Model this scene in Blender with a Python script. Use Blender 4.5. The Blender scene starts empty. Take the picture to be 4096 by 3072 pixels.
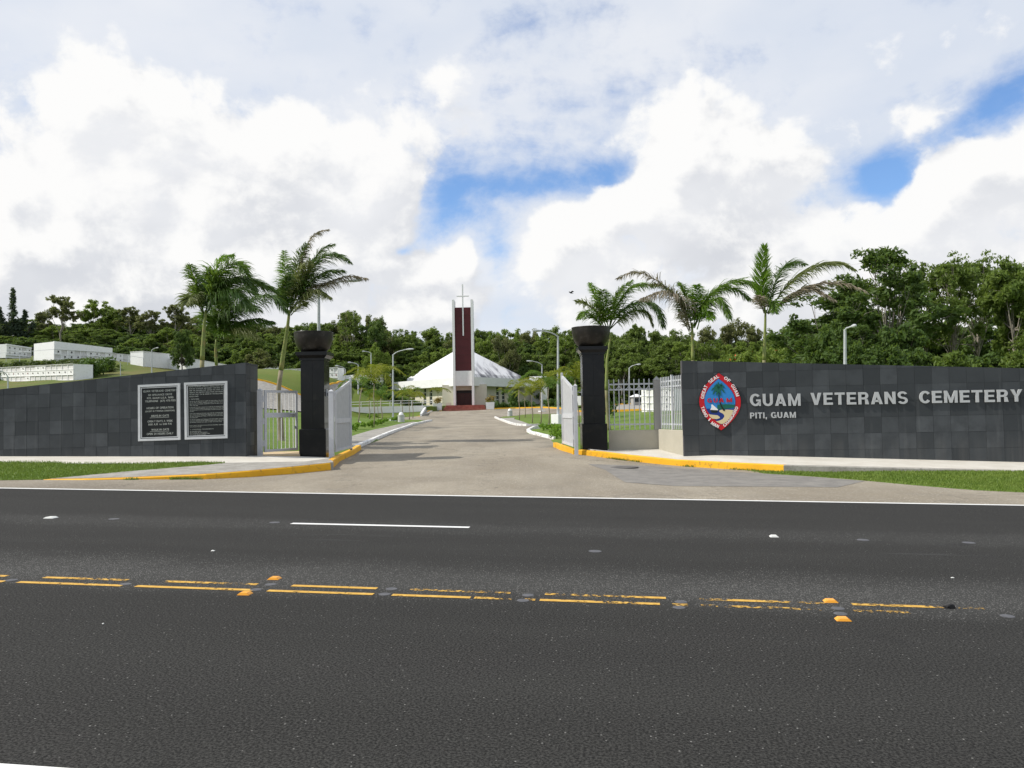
import bpy, bmesh, math, random
import numpy as np
from mathutils import Vector, Matrix, noise as mnoise
random.seed(7); R = np.random.default_rng(11)
S = bpy.context.scene; COL = S.collection
# ------------------------------------------------------------------ camera
F = 3186.0; EYE = 1.8
pit = math.atan(113 / F); rol = math.radians(.98)
fwd = Vector((0, math.cos(pit), math.sin(pit))); r0 = Vector((1, 0, 0)); u0 = Vector((0, -math.sin(pit), math.cos(pit)))
rgt = math.cos(rol) * r0 - math.sin(rol) * u0; upv = math.cos(rol) * u0 + math.sin(rol) * r0
cd = bpy.data.cameras.new("camera"); cam = bpy.data.objects.new("camera", cd); COL.objects.link(cam)
cd.sensor_width = 36; cd.lens = 36 * F / 4096; cd.clip_end = 3000; cd.clip_start = .05
cam.matrix_world = Matrix.Translation((0, 0, EYE)) @ Matrix((rgt, upv, -fwd)).transposed().to_4x4()
S.camera = cam
def ray(px, py): return fwd + rgt * ((px - 2048) / F) + upv * ((1536 - py) / F)
def P(px, py, d):                      # a point seen at photo pixel (px,py), d metres in front
    q = ray(px, py); return Vector((0, 0, EYE)) + q * (d / q.y)
# ------------------------------------------------------------------ render settings, sky, sun
S.view_settings.view_transform = 'Standard'; S.view_settings.look = 'None'
S.view_settings.exposure = EXPOSURE = 0.12; S.view_settings.gamma = 1; S.view_settings.use_curve_mapping = False
S.render.engine = 'CYCLES'; S.cycles.max_bounces = 6; S.cycles.transparent_max_bounces = 6
S.cycles.use_denoising = True; S.cycles.sample_clamp_indirect = 6
SUN_AZ, SUN_EL = math.radians(-97), math.radians(45)      # azimuth from +Y towards +X
sun_dir = Vector((math.sin(SUN_AZ) * math.cos(SUN_EL), math.cos(SUN_AZ) * math.cos(SUN_EL), math.sin(SUN_EL)))
sl = bpy.data.lights.new("sun", 'SUN'); sl.energy = 4.0; sl.angle = math.radians(.5); sl.color = (1, .95, .87)
so = bpy.data.objects.new("sun", sl); COL.objects.link(so); so.rotation_euler = sun_dir.to_track_quat('Z', 'Y').to_euler()

class X:                                # tiny expression builder for shader math
    nt = None
    def __init__(s, sock): s.s = sock
    @staticmethod
    def op(o, *a, clamp=False):
        n = X.nt.nodes.new('ShaderNodeMath'); n.operation = o; n.use_clamp = clamp
        for i, v in enumerate(a):
            if isinstance(v, X): X.nt.links.new(v.s, n.inputs[i])
            else: n.inputs[i].default_value = v
        return X(n.outputs[0])
    def __add__(s, o): return X.op('ADD', s, o)
    __radd__ = __add__
    def __sub__(s, o): return X.op('SUBTRACT', s, o)
    def __rsub__(s, o): return X.op('SUBTRACT', o, s)
    def __mul__(s, o): return X.op('MULTIPLY', s, o)
    __rmul__ = __mul__
    def sstep(s, a, b):
        n = X.nt.nodes.new('ShaderNodeMapRange'); n.interpolation_type = 'SMOOTHSTEP'; n.clamp = True
        X.nt.links.new(s.s, n.inputs['Value']); n.inputs['From Min'].default_value = a; n.inputs['From Max'].default_value = b
        return X(n.outputs['Result'])
def vec(x, y, z):
    n = X.nt.nodes.new('ShaderNodeCombineXYZ')
    for i, v in enumerate((x, y, z)):
        if isinstance(v, X): X.nt.links.new(v.s, n.inputs[i])
        else: n.inputs[i].default_value = v
    return X(n.outputs[0])
def sep(v):
    n = X.nt.nodes.new('ShaderNodeSeparateXYZ'); X.nt.links.new(v.s, n.inputs[0]); return [X(o) for o in n.outputs]
def noise(v, scale, detail=4, rough=.5, dist=0., lac=2.):
    n = X.nt.nodes.new('ShaderNodeTexNoise'); X.nt.links.new(v.s, n.inputs['Vector'])
    n.inputs['Scale'].default_value = scale; n.inputs['Detail'].default_value = detail
    n.inputs['Roughness'].default_value = rough; n.inputs['Distortion'].default_value = dist; n.inputs['Lacunarity'].default_value = lac
    return X(n.outputs['Fac'])
def voro(v, scale, feat='F1', out='Distance', rnd=1.):
    n = X.nt.nodes.new('ShaderNodeTexVoronoi'); n.feature = feat; X.nt.links.new(v.s, n.inputs['Vector'])
    n.inputs['Scale'].default_value = scale; n.inputs['Randomness'].default_value = rnd
    return X(n.outputs[out])
def mix(f, a, b):                       # colours: tuples or X
    n = X.nt.nodes.new('ShaderNodeMix'); n.data_type = 'RGBA'
    for i, v in ((0, f), (6, a), (7, b)):
        if isinstance(v, X): X.nt.links.new(v.s, n.inputs[i])
        elif i: n.inputs[i].default_value = (*v[:3], 1)
        else: n.inputs[i].default_value = v
    return X(n.outputs[2])
def objco():
    n = X.nt.nodes.new('ShaderNodeTexCoord'); return X(n.outputs['Object'])
def worldco():
    n = X.nt.nodes.new('ShaderNodeNewGeometry'); return X(n.outputs['Position'])
def objrand():
    n = X.nt.nodes.new('ShaderNodeObjectInfo'); return X(n.outputs['Random'])

W = bpy.data.worlds.new("World"); S.world = W; W.use_nodes = True
X.nt = W.node_tree; bg = X.nt.nodes['Background']; SKYS = .1; CLB = .94; SKYTINT = (1.15, 1.36, 1.62)
bg.inputs['Strength'].default_value = SKYS
sk = X.nt.nodes.new('ShaderNodeTexSky'); sk.sky_type = 'NISHITA'; sk.sun_disc = False
sk.sun_elevation = SUN_EL; sk.sun_rotation = SUN_AZ % (2 * math.pi); sk.air_density = 1.0; sk.dust_density = .35; sk.ozone_density = 2.2
def azel(x22, y22):
    q = ray(x22 * 1.8517, y22 * 1.8517).normalized(); return math.atan2(q.x, q.y), math.asin(q.z)
A0 = 1.8517 / F
gen = X(X.nt.nodes.new('ShaderNodeTexCoord').outputs['Generated'])
dx, dy, dz = sep(gen)
AZ = X.op('ARCTAN2', dx, dy); EL = X.op('ARCSINE', dz)
def blob(az, el, x, y, rx, ry, amp, rot=0):
    a, e = azel(x, y); c, s = math.cos(rot), math.sin(rot)
    p, q = az - a, el - e
    if rot: p, q = p * c + q * s, q * c - p * s
    p = p * (1 / (rx * A0)); q = q * (1 / (ry * A0))
    return X.op('EXPONENT', (p * p + q * q) * -1.) * amp
# cloud masses (+) and open sky (-); pixel positions are only a way of writing directions
CUM = [(150, 660, 420, 70, .2, 0), (650, 680, 330, 50, .16, 0), (1330, 690, 160, 60, .16, 0), (2000, 690, 420, 60, .16, 0), (200, 480, 330, 230, .30, 0), (420, 320, 170, 130, .26, 0), (700, 300, 200, 120, .12, 0), (250, 640, 420, 90, .16, 0), (1700, 650, 400, 70, .18, 0), (1520, 220, 110, 90, .2, 0), (2150, 620, 200, 100, .2, 0), (120, 330, 120, 110, .16, 0), (760, 430, 250, 190, .28, 0), (560, 640, 420, 120, .2, 0), (1530, 330, 170, 210, .34, 0), (1640, 520, 330, 150, .32, 0),
       (1250, 520, 130, 110, .3, 0), (1360, 600, 200, 110, .24, 0), (2110, 470, 190, 130, .36, -.5), (2230, 370, 110, 90, .3, 0), (1900, 580, 260, 120, .26, 0), (880, 610, 160, 60, .2, 0),
       (2110, 250, 70, 42, .5, .8), (2010, 275, 45, 32, .34, .5), (1960, 285, 60, 40, .12, 0), (1000, 640, 150, 80, .14, 0), (1005, 535, 28, 50, .34, 0), (1085, 500, 22, 45, .22, 0), (1370, 690, 200, 60, .2, 0)]
HOLE = [(985, 470, 85, 85, .40, .1), (1150, 400, 150, 32, .32, 0), (1330, 360, 50, 42, .28, 0), (2010, 305, 200, 48, .44, .40), (1915, 395, 42, 62, .38, 0), (2212, 205, 100, 60, .25, 0), (1085, 540, 40, 80, .28, 0),
        (1075, 685, 80, 45, .18, 0), (865, 545, 60, 18, .20, .3), (520, 250, 60, 36, .16, 0), (30, 665, 120, 36, .12, 0)]
def total(az, el, lst, k=1.):
    D = None
    for b in lst: v = blob(az, el, *b); D = v if D is None else D + v
    return D
def cumfield(az, el):
    wx = noise(vec(az, el, 9.), 7., 3, .5); az2 = az + (wx - .5) * .05
    w = vec(az2, el * 1.15, 0.37)
    n1 = noise(w, 7.0, 10, .60, .1); n2 = voro(vec(az2 + (n1 - .5) * .03, el * 1.2 + (n1 - .5) * .03, .2), 16.); n3 = voro(vec(az2 + (n1 - .5) * .02, el * 1.2, .7), 38.)
    B = X.op('MINIMUM', total(az, el, CUM), .42) - X.op('MINIMUM', total(az, el, HOLE), .5)
    return B + (n1 - .5) * 1.35 - n2 * .17 - n3 * .07 + .11 - X.op('MAXIMUM', el - .34, 0.) * .9
D0 = cumfield(AZ, EL); D1 = cumfield(AZ - .022, EL + .034)
hol = total(AZ, EL, HOLE)
wv = vec(AZ * .75 + EL * .5, EL * 1.5 - AZ * .25, 1.7)
ST = noise(wv, 3.4, 9, .58, .5); FW = noise(vec(AZ + (ST - .5) * .1, EL * 1.2, 5.), 13., 8, .62)
sta = ((ST - .5) * 2.2 + .80 + (EL - .25) * .35 - hol * 1.25 + (FW - .5) * 1.3 + (D0 - .05) * .55).sstep(.0, .85)
lit = (D0 - D1 + (D0 - .2) * -.12).sstep(-.15, .13)
ca = D0.sstep(.09, .25)
big = noise(vec(AZ, EL * 1.6, 3.), 4.5, 4, .5).sstep(.3, .7)
shade = mix(big, (.66, .68, .725), (.84, .85, .875))
cc = mix(lit, shade, (.97, .965, .955))
gr = noise(vec(AZ, EL * 2, 4.), 3.2, 5, .5).sstep(.35, .7)
stc = mix(gr, (.70, .755, .85), (.84, .86, .90))
def scl(col, k):
    n = X.nt.nodes.new('ShaderNodeVectorMath'); n.operation = 'SCALE'; X.nt.links.new(col.s, n.inputs[0]); n.inputs[3].default_value = k; return X(n.outputs[0])
skyc = X(sk.outputs[0])
tint = X.nt.nodes.new('ShaderNodeVectorMath'); tint.operation = 'MULTIPLY'; X.nt.links.new(skyc.s, tint.inputs[0]); tint.inputs[1].default_value = SKYTINT
sky1 = mix(sta * .95, X(tint.outputs[0]), scl(stc, CLB / SKYS))
sky2 = mix(ca * .97, sky1, scl(cc, CLB / SKYS))
X.nt.links.new(sky2.s, bg.inputs['Color'])

# ------------------------------------------------------------------ object helpers
def tag(o, label=None, cat=None, group=None, kind=None):
    if label: o['label'] = label
    if cat: o['category'] = cat
    if group: o['group'] = group
    if kind: o['kind'] = kind
    return o
def link(name, data, parent=None, loc=None):
    o = bpy.data.objects.new(name, data); COL.objects.link(o)
    if loc is not None: o.location = loc
    if parent: o.parent = parent
    return o
def thing(name, label, cat, loc=(0, 0, 0), rz=0, group=None):
    o = link(name, None, loc=loc); o.rotation_euler = (0, 0, rz); o.empty_display_size = .2
    return tag(o, label, cat, group)
def mesh(vs, fs, mat=None, smooth=False):
    m = bpy.data.meshes.new("m"); m.from_pydata([tuple(v) for v in vs], [], fs)
    if mat: m.materials.append(mat)
    if smooth: m.polygons.foreach_set('use_smooth', [True] * len(m.polygons))
    m.update(); return m
class MB:
    def __init__(s): s.v = []; s.f = []
    def add(s, vs, fs):
        k = len(s.v); s.v += [Vector(v) for v in vs]; s.f += [tuple(i + k for i in f) for f in fs]; return s
    def box(s, x0, x1, y0, y1, z0, z1, M=None):
        vs = [Vector((x, y, z)) for z in (z0, z1) for y in (y0, y1) for x in (x0, x1)]
        if M: vs = [M @ v for v in vs]
        return s.add(vs, [(0, 2, 3, 1), (4, 5, 7, 6), (0, 1, 5, 4), (2, 6, 7, 3), (0, 4, 6, 2), (1, 3, 7, 5)])
    def bevbox(s, x0, x1, y0, y1, z0, z1, b):      # top edges chamfered
        a = [(x0, y0, z0), (x1, y0, z0), (x1, y1, z0), (x0, y1, z0), (x0, y0, z1 - b), (x1, y0, z1 - b), (x1, y1, z1 - b), (x0, y1, z1 - b),
             (x0 + b, y0 + b, z1), (x1 - b, y0 + b, z1), (x1 - b, y1 - b, z1), (x0 + b, y1 - b, z1)]
        fs = [(3, 2, 1, 0), (8, 9, 10, 11)]
        for i in range(4):
            j = (i + 1) % 4; fs += [(i, j, j + 4, i + 4), (i + 4, j + 4, j + 8, i + 8)]
        return s.add(a, fs)
    def tube(s, pts, rad, n=8, cap=True):
        pts = [Vector(p) for p in pts]; rs = rad if isinstance(rad, (list, tuple)) else [rad] * len(pts)
        k = len(s.v); prev = None
        for i, p in enumerate(pts):
            t = (pts[min(i + 1, len(pts) - 1)] - pts[max(i - 1, 0)]).normalized()
            a = prev if prev else (Vector((1, 0, 0)) if abs(t.x) < .8 else Vector((0, 1, 0)))
            a = (a - t * a.dot(t)).normalized(); b = t.cross(a); prev = a
            for j in range(n):
                w = 2 * math.pi * j / n; s.v.append(p + (a * math.cos(w) + b * math.sin(w)) * rs[i])
        for i in range(len(pts) - 1):
            for j in range(n):
                q = (j + 1) % n; s.f.append((k + i * n + j, k + i * n + q, k + (i + 1) * n + q, k + (i + 1) * n + j))
        if cap:
            s.f.append(tuple(k + j for j in reversed(range(n)))); e = k + (len(pts) - 1) * n; s.f.append(tuple(e + j for j in range(n)))
        return s
    def lathe(s, prof, n=24, c=(0, 0, 0)):
        k = len(s.v); c = Vector(c)
        for (r, z) in prof:
            for j in range(n):
                w = 2 * math.pi * j / n; s.v.append(c + Vector((r * math.cos(w), r * math.sin(w), z)))
        for i in range(len(prof) - 1):
            for j in range(n):
                q = (j + 1) % n; s.f.append((k + i * n + j, k + i * n + q, k + (i + 1) * n + q, k + (i + 1) * n + j))
        return s
    def m(s, mat, smooth=False): return mesh(s.v, s.f, mat, smooth)
    def obj(s, name, mat, parent=None, smooth=False, loc=None): return link(name, s.m(mat, smooth), parent, loc)
def prism(poly, z0, z1):               # poly: list of (x,y) counter-clockwise or (x,y,z) tops
    n = len(poly); vs = [Vector((p[0], p[1], z0(p) if callable(z0) else z0)) for p in poly] + [Vector((p[0], p[1], z1(p) if callable(z1) else z1)) for p in poly]
    ar = sum(poly[i][0] * poly[(i + 1) % n][1] - poly[(i + 1) % n][0] * poly[i][1] for i in range(n))
    up = tuple(range(n, 2 * n)); dn = tuple(reversed(range(n)))
    fs = [up, dn] + [(i, (i + 1) % n, (i + 1) % n + n, i + n) for i in range(n)]
    if ar < 0: fs = [tuple(reversed(f)) for f in fs]
    return vs, fs
# ------------------------------------------------------------------ materials
def mat(name, col=(.5, .5, .5), rough=.7, spec=.3, metal=0, fn=None):
    m = bpy.data.materials.new(name); m.use_nodes = True; X.nt = m.node_tree; b = m.node_tree.nodes['Principled BSDF']
    b.inputs['Base Color'].default_value = (*col, 1); b.inputs['Roughness'].default_value = rough
    b.inputs['Specular IOR Level'].default_value = spec; b.inputs['Metallic'].default_value = metal
    if fn:
        r = fn(b)
        if isinstance(r, X): X.nt.links.new(r.s, b.inputs['Base Color'])
    return m
def bump(b, h, strength=.3, dist=.02):
    n = X.nt.nodes.new('ShaderNodeBump'); n.inputs['Strength'].default_value = strength; n.inputs['Distance'].default_value = dist
    X.nt.links.new(h.s, n.inputs['Height']); X.nt.links.new(n.outputs[0], b.inputs['Normal'])
def speck(name, c0, c1, scale=3, rough=.8, c2=None, s2=30, k2=.3, bs=.2, spec=.3):
    def fn(b):
        w = worldco(); n1 = noise(w, scale, 6, .6).sstep(.3, .7); n2 = noise(w, s2, 4, .6)
        c = mix(n1, c0, c1)
        if c2: c = mix(n2.sstep(.5, .75) * k2, c, c2)
        bump(b, n2, bs, .01); return c
    return mat(name, c0, rough, spec, 0, fn)
def f_road(b):
    w = objco(); x, y, z = sep(w)
    big = noise(vec(x * .12, y * 1.1, 0.), 1.1, 5, .6).sstep(.3, .7)
    blot = noise(vec(x * .5, y * .9, 7.), 1.3, 6, .65, .6).sstep(.35, .7)
    lane = noise(vec(x * .02, y * 1., 3.), 1.25, 2, .5).sstep(.35, .65)
    fine = noise(w, 60, 4, .7); med = noise(w, 24, 4, .65)
    cell = voro(w, 70, out='Color'); cr, cg, cb = sep(cell); dd = voro(w, 70)
    c = mix(big * .6 + lane * .4, (.022, .021, .019), (.033, .032, .029))
    c = mix(blot * .4, c, (.019, .018, .017))
    c = mix((med - .5).sstep(-.12, .14) * .5, c, mix(.30, c, (.075, .073, .066)))
    c = mix((fine - .5).sstep(-.12, .14), mix(.6, c, (.006, .006, .006)), mix(.40, c, (.10, .098, .09)))
    band = y + noise(vec(x * .5, y, 0.), 1.5, 4) * .9 - .45
    bm = X.op('MULTIPLY', band.sstep(7.2, 8.1), 1. - band.sstep(8.2, 9.6))
    bm2 = X.op('MULTIPLY', band.sstep(11.2, 11.9), 1. - band.sstep(12.1, 12.9))
    lo = noise(vec(x * .2, 3., 0.), 1., 2).sstep(.3, .65)
    th = .988 - (bm * .56 + bm2 * .16) * (lo * .5 + .5)
    st = X.op('GREATER_THAN', cr, th) * (1. - dd.sstep(.25, .5))
    c = mix(st * (cg * .5 + .15), c, (.42, .41, .38))
    c = mix(bm * .10 + bm2 * .05, c, (.2, .2, .19))
    mark = noise(vec(x * .35, y * 5., 2.), 1., 4, .6).sstep(.6, .75) * X.op('MULTIPLY', y.sstep(9.6, 10.4), 1. - y.sstep(10.9, 11.6))
    c = mix(mark * .22, c, (.17, .17, .17))
    oil = noise(vec(x * .9, y * .9, 11.), 1.1, 3, .5).sstep(.66, .78); c = mix(oil * .35, c, (.018, .018, .018))
    bump(b, fine + med * .6 + st * .3, .45, .01)
    return c
M_road = mat('road_asphalt', rough=.88, spec=.1, fn=f_road)
def f_drive(b):
    w = worldco(); x, y, z = sep(w)
    big = noise(vec(x * .35, y * .22, 0.), 1.0, 6, .6, .4).sstep(.32, .68)
    mid = noise(vec(x * .8, y * 1.6, 2.), 1.3, 5, .6).sstep(.35, .7)
    fine = noise(w, 45, 3, .65)
    ax = x + y * .0606
    edge = X.op('ABSOLUTE', ax).sstep(2.2, 4.6) * (y.sstep(27., 31.))
    c = mix(big, (.26, .222, .165), (.37, .325, .25))
    c = mix(mid * .35, c, (.28, .25, .2))
    dark = noise(vec(x * .5, y * .5, 5.), 1.4, 5, .6, .6).sstep(.5, .68)
    c = mix((edge * .55 + .1) * dark, c, (.11, .10, .082))
    ed = X.op('ABSOLUTE', ax).sstep(2.9, 4.1) * y.sstep(28., 33.) * (1. - y.sstep(44., 75.))
    c = mix(ed * .5 * (mid * .6 + .4), c, (.13, .115, .09))
    shoulder = (1. - y.sstep(18., 20.5)) * (1. - x.sstep(-9., -5.))
    c = mix(shoulder * .55, c, (.15, .13, .105))
    st = voro(w, 38, out='Color'); cr, cg, cb = sep(st)
    ck = voro(vec(x * .16 + mid * .12, y * .10 + big * .12, 0.), 1., 'DISTANCE_TO_EDGE'); c = mix((1. - ck.sstep(.002, .008)) * .45, c, (.10, .09, .075))
    tr = noise(vec(x * .9, y * .08, 8.), 1., 4, .6).sstep(.45, .7); c = mix(tr * .28, c, (.21, .185, .15))
    spt = noise(w, .9, 6, .7, 1.).sstep(.6, .72); c = mix(spt * .4, c, (.17, .15, .12))
    c = mix((fine - .5).sstep(-.2, .2) * .42, c, (.12, .105, .08))
    c = mix(X.op('GREATER_THAN', cr, .93) * .35, c, (.6, .57, .5))
    bump(b, fine, .4, .01); return c
M_drive = mat('driveway_asphalt', rough=.85, spec=.2, fn=f_drive)
M_patch = speck('patch_asphalt', (.17, .16, .145), (.24, .225, .2), 2, .85, (.4, .38, .35), 40, .5)
M_conc = speck('pale_concrete', (.53, .495, .425), (.62, .59, .52), 1.3, .85, (.45, .42, .36), 9, .5)
M_conc2 = speck('grey_concrete', (.26, .245, .215), (.38, .36, .32), 2.2, .9, (.16, .15, .13), 14, .7)
M_sand = speck('tan_concrete', (.5, .38, .22), (.58, .45, .28), 2.2, .9, (.35, .27, .17), 14, .5)
M_brick = speck('red_paving', (.24, .075, .055), (.32, .11, .08), 1.5, .8, (.4, .2, .16), 6, .5)
def f_yel(b):
    w = worldco(); n = noise(w, 6, 6, .65); n2 = noise(w, 1.2, 3, .5)
    c = mix(n2.sstep(.3, .7), (.72, .36, .012), (.80, .43, .02))
    c = mix(n.sstep(.54, .70) * .7, c, (.2, .13, .05)); bump(b, n, .25, .01); return c
M_yel = mat('yellow_kerb_paint', rough=.6, fn=f_yel)
def f_wk(b):
    w = worldco(); n = noise(w, 5, 6, .65)
    c = mix(n.sstep(.45, .68) * .85, (.8, .79, .76), (.24, .22, .19)); bump(b, n, .3, .01); return c
M_wkerb = mat('white_kerb_paint', rough=.7, fn=f_wk)
M_white = speck('white_paint', (.76, .76, .75), (.82, .82, .81), .6, .6, (.6, .6, .58), 3, .35, .05)
M_linewhite = speck('white_line_paint', (.74, .73, .7), (.8, .8, .77), 3, .6, (.5, .49, .46), 30, .6)
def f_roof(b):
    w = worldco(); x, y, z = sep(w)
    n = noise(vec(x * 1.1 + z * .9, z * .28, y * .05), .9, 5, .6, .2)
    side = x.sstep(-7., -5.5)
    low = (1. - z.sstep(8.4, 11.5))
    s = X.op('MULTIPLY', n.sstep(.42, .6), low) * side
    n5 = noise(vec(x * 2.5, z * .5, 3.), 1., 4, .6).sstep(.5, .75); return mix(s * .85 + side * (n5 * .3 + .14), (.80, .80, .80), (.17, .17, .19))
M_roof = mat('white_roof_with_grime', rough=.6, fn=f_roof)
def f_tile(b):
    w = objco(); r = objrand(); wx = worldco()
    n = noise(wx, 2.3, 5, .6); f = noise(wx, 60, 3, .6)
    x, y, z = sep(wx)
    stk = noise(vec(x * 6., y * 6., z * .5), 1., 4, .6).sstep(.55, .8)
    g = X.op('POWER', r, 1.6)
    c = mix(g, (.031, .036, .039), (.068, .075, .080))
    c = mix(n.sstep(.38, .7) * .6, c, (.030, .034, .037))
    c = mix(stk * .22, c, (.15, .155, .155)); foot = noise(vec(x * 1.5, y * 1.5, 0.), 2., 3, .6).sstep(.4, .7) * (1. - z.sstep(.45, .9)); c = mix(foot * .3, c, (.10, .10, .095))
    c = mix(f.sstep(.6, .75) * .25, c, (.12, .13, .13))
    X.nt.links.new((.62 - g * .12).s, b.inputs['Roughness']); bump(b, f, .15, .004); return c
M_tile = mat('slate_granite', rough=.6, spec=.35, fn=f_tile)
def f_blk(b):
    w = worldco(); n = noise(w, 4, 5, .6); f = noise(w, 90, 2, .6)
    c = mix(f.sstep(.5, .7) * .5, (.009, .009, .010), (.028, .028, .028))
    c = mix(n.sstep(.5, .8) * .3, c, (.04, .036, .03)); return c
M_black = mat('polished_black_granite', rough=.18, spec=.22, fn=f_blk)
M_bowl = speck('dark_bronze_stone', (.014, .012, .010), (.026, .022, .018), 2, .4, (.09, .08, .07), 5, .35, .1)
M_core = mat('dark_grout', (.016, .018, .02), .9)
M_endface = speck('dark_granite_end', (.02, .023, .028), (.032, .036, .042), 1.5, .5)
M_gal = speck('galvanised_steel', (.42, .44, .45), (.52, .54, .55), 4, .45, (.3, .3, .3), 12, .4, .05)
M_grey = speck('grey_gate_paint', (.50, .51, .53), (.56, .57, .59), 1.5, .5, (.4, .4, .4), 10, .4, .05)
M_perf = speck('perforated_sheet', (.40, .41, .42), (.47, .48, .49), 6, .55, (.3, .3, .3), 60, .6, .1)
M_fence = speck('silver_fence_paint', (.48, .50, .51), (.56, .58, .6), 2, .5, None, 10, 0, .05)
M_beige = speck('beige_stucco', (.40, .375, .30), (.45, .42, .34), 1.5, .9, (.33, .3, .24), 25, .3, .2)
M_pier = speck('grey_stucco', (.33, .32, .30), (.38, .37, .34), 1.5, .9, (.28, .27, .24), 25, .3, .2)
M_cream = speck('cream_wall', (.58, .54, .44), (.64, .6, .5), .8, .8, None, 10, 0, .05)
M_maroon = speck('maroon_cladding', (.075, .012, .016), (.095, .018, .021), .5, .5, None, 10, 0, .05)
M_door = mat('dark_red_door', (.05, .012, .01), .4)
M_dark = mat('dark_recess', (.02, .02, .02), .6)
M_glass = mat('window_glass', (.03, .04, .045), .08, .8)
M_alu = mat('aluminium', (.62, .62, .62), .38, .5, .85)
M_frame = speck('silver_frame', (.55, .56, .56), (.62, .63, .63), 4, .4, None, 10, 0, .02)
M_plaque = mat('black_plaque', (.008, .009, .009), .35, .4)
M_txt = mat('grey_lettering', (.40, .42, .38), .6)
M_letter = mat('silver_letter', (.46, .47, .47), .45, .5, .1)
M_red = mat('seal_red', (.50, .012, .02), .45); M_wht = mat('seal_white', (.8, .8, .78), .5); M_blue = mat('seal_blue', (.03, .22, .55), .5)
M_navy = mat('seal_navy', (.012, .035, .2), .5); M_sandy = mat('seal_sand', (.66, .55, .32), .5); M_gdark = mat('seal_green', (.01, .12, .08), .5); M_blk2 = mat('seal_black', (.012, .02, .015), .5)
M_rim = mat('seal_rim', (.012, .012, .014), .5)
M_amber = mat('amber_reflector', (.85, .36, .02), .35, .5); M_refw = mat('white_reflector', (.75, .75, .7), .35, .5)
M_scar = speck('adhesive_scar', (.075, .075, .08), (.115, .115, .12), 20, .6)
M_rub = mat('black_rubber', (.012, .012, .012), .7)
M_stone = speck('exposed_aggregate', (.42, .41, .39), (.6, .59, .57), 12, .9, (.25, .24, .23), 40, .7)
def f_ypaint(wear, lo, hi):
    def fn(b):
        w = objco(); x, y, z = sep(w)
        n = noise(vec(x * .8, y * 1.0, 0.), 22, 5, .7) * .55 + noise(vec(x * .35, y * .3, 0.), 6, 3, .6) * .45
        a = (n + wear).sstep(lo, hi); X.nt.links.new(a.s, b.inputs['Alpha'])
        return mix(noise(w, 14, 3).sstep(.4, .7), (.56, .32, .055), (.66, .40, .08))
    return fn
M_ypaint = mat('yellow_line_paint', rough=.7, fn=f_ypaint(.06, .46, .50))
M_ypaint2 = mat('worn_yellow_line_paint', rough=.7, fn=f_ypaint(.01, .475, .53))
M_ypaint3 = mat('very_worn_yellow_line_paint', rough=.7, fn=f_ypaint(-.0, .49, .54))
def leafmat(name, ca, cb, tr=.35, nscale=.5, rough=.55):
    m = bpy.data.materials.new(name); m.use_nodes = True; X.nt = nt = m.node_tree; nt.nodes.clear()
    w = objco(); r = objrand(); n = noise(w, nscale, 3, .6).sstep(.3, .7); n2 = noise(w, 4., 2, .6).sstep(.3, .7)
    c = mix(n * .55 + n2 * .2 + r * .3, ca, cb)
    out = nt.nodes.new('ShaderNodeOutputMaterial'); p = nt.nodes.new('ShaderNodeBsdfPrincipled'); t = nt.nodes.new('ShaderNodeBsdfTranslucent'); mx = nt.nodes.new('ShaderNodeMixShader')
    p.inputs['Roughness'].default_value = rough; p.inputs['Specular IOR Level'].default_value = .3
    nt.links.new(c.s, p.inputs['Base Color']); tc = mix(.35, c, (.22, .30, .03)); nt.links.new(tc.s, t.inputs['Color'])
    mx.inputs[0].default_value = tr; nt.links.new(p.outputs[0], mx.inputs[1]); nt.links.new(t.outputs[0], mx.inputs[2]); nt.links.new(mx.outputs[0], out.inputs[0])
    return m
L_mid = leafmat('forest_leaves', (.09, .145, .024), (.19, .26, .055), .48)
L_dark = leafmat('dark_forest_leaves', (.05, .10, .022), (.12, .185, .042), .48)
L_light = leafmat('light_forest_leaves', (.13, .205, .026), (.23, .31, .06), .48)
L_olive = leafmat('olive_leaves', (.12, .14, .042), (.21, .215, .09), .48)
L_brownish = leafmat('brownish_leaves', (.08, .07, .035), (.13, .12, .07))
L_needle = leafmat('needle_foliage', (.035, .055, .035), (.07, .10, .06))
L_palm = leafmat('palm_green', (.08, .16, .015), (.17, .27, .045), .4, 1.2, .38)
L_palmd = leafmat('palm_deep_green', (.045, .10, .02), (.11, .18, .045), .35, 1.2, .36)
L_palmy = leafmat('palm_fresh_green', (.13, .27, .012), (.2, .34, .03), .45, 1.2)
L_dead = leafmat('palm_dry_brown', (.20, .165, .12), (.32, .27, .2), .2, 1.2)
L_tan = leafmat('palm_olive_dry', (.13, .17, .05), (.24, .25, .10), .35, 1.2)
L_young = leafmat('young_palm_yellowgreen', (.17, .22, .015), (.30, .30, .03), .4, 1.5)
L_youngg = leafmat('young_palm_green', (.06, .15, .012), (.12, .2, .03), .4, 1.5)
L_shrub = leafmat('shrub_leaves', (.035, .085, .012), (.10, .17, .03), .3, 1.5)
L_vine = leafmat('vine_leaves', (.05, .085, .015), (.12, .16, .04), .3, .4)
L_flower = mat('orange_blossom', (.6, .09, .02), .6)
L_croton = leafmat('croton_leaves', (.2, .14, .02), (.3, .2, .04), .3, 3)
M_bark = speck('pale_bark', (.20, .175, .14), (.34, .31, .26), 2, .9, (.1, .09, .07), 8, .6)
M_barkd = speck('dark_bark', (.06, .05, .04), (.1, .085, .065), 2, .9)
M_ptrunk = speck('palm_trunk', (.26, .22, .15), (.34, .29, .21), 3, .9, (.15, .12, .08), 8, .5)
M_pshaft = speck('palm_crownshaft', (.17, .21, .055), (.24, .27, .08), 3, .5, (.34, .22, .1), 2.5, .8)
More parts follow.
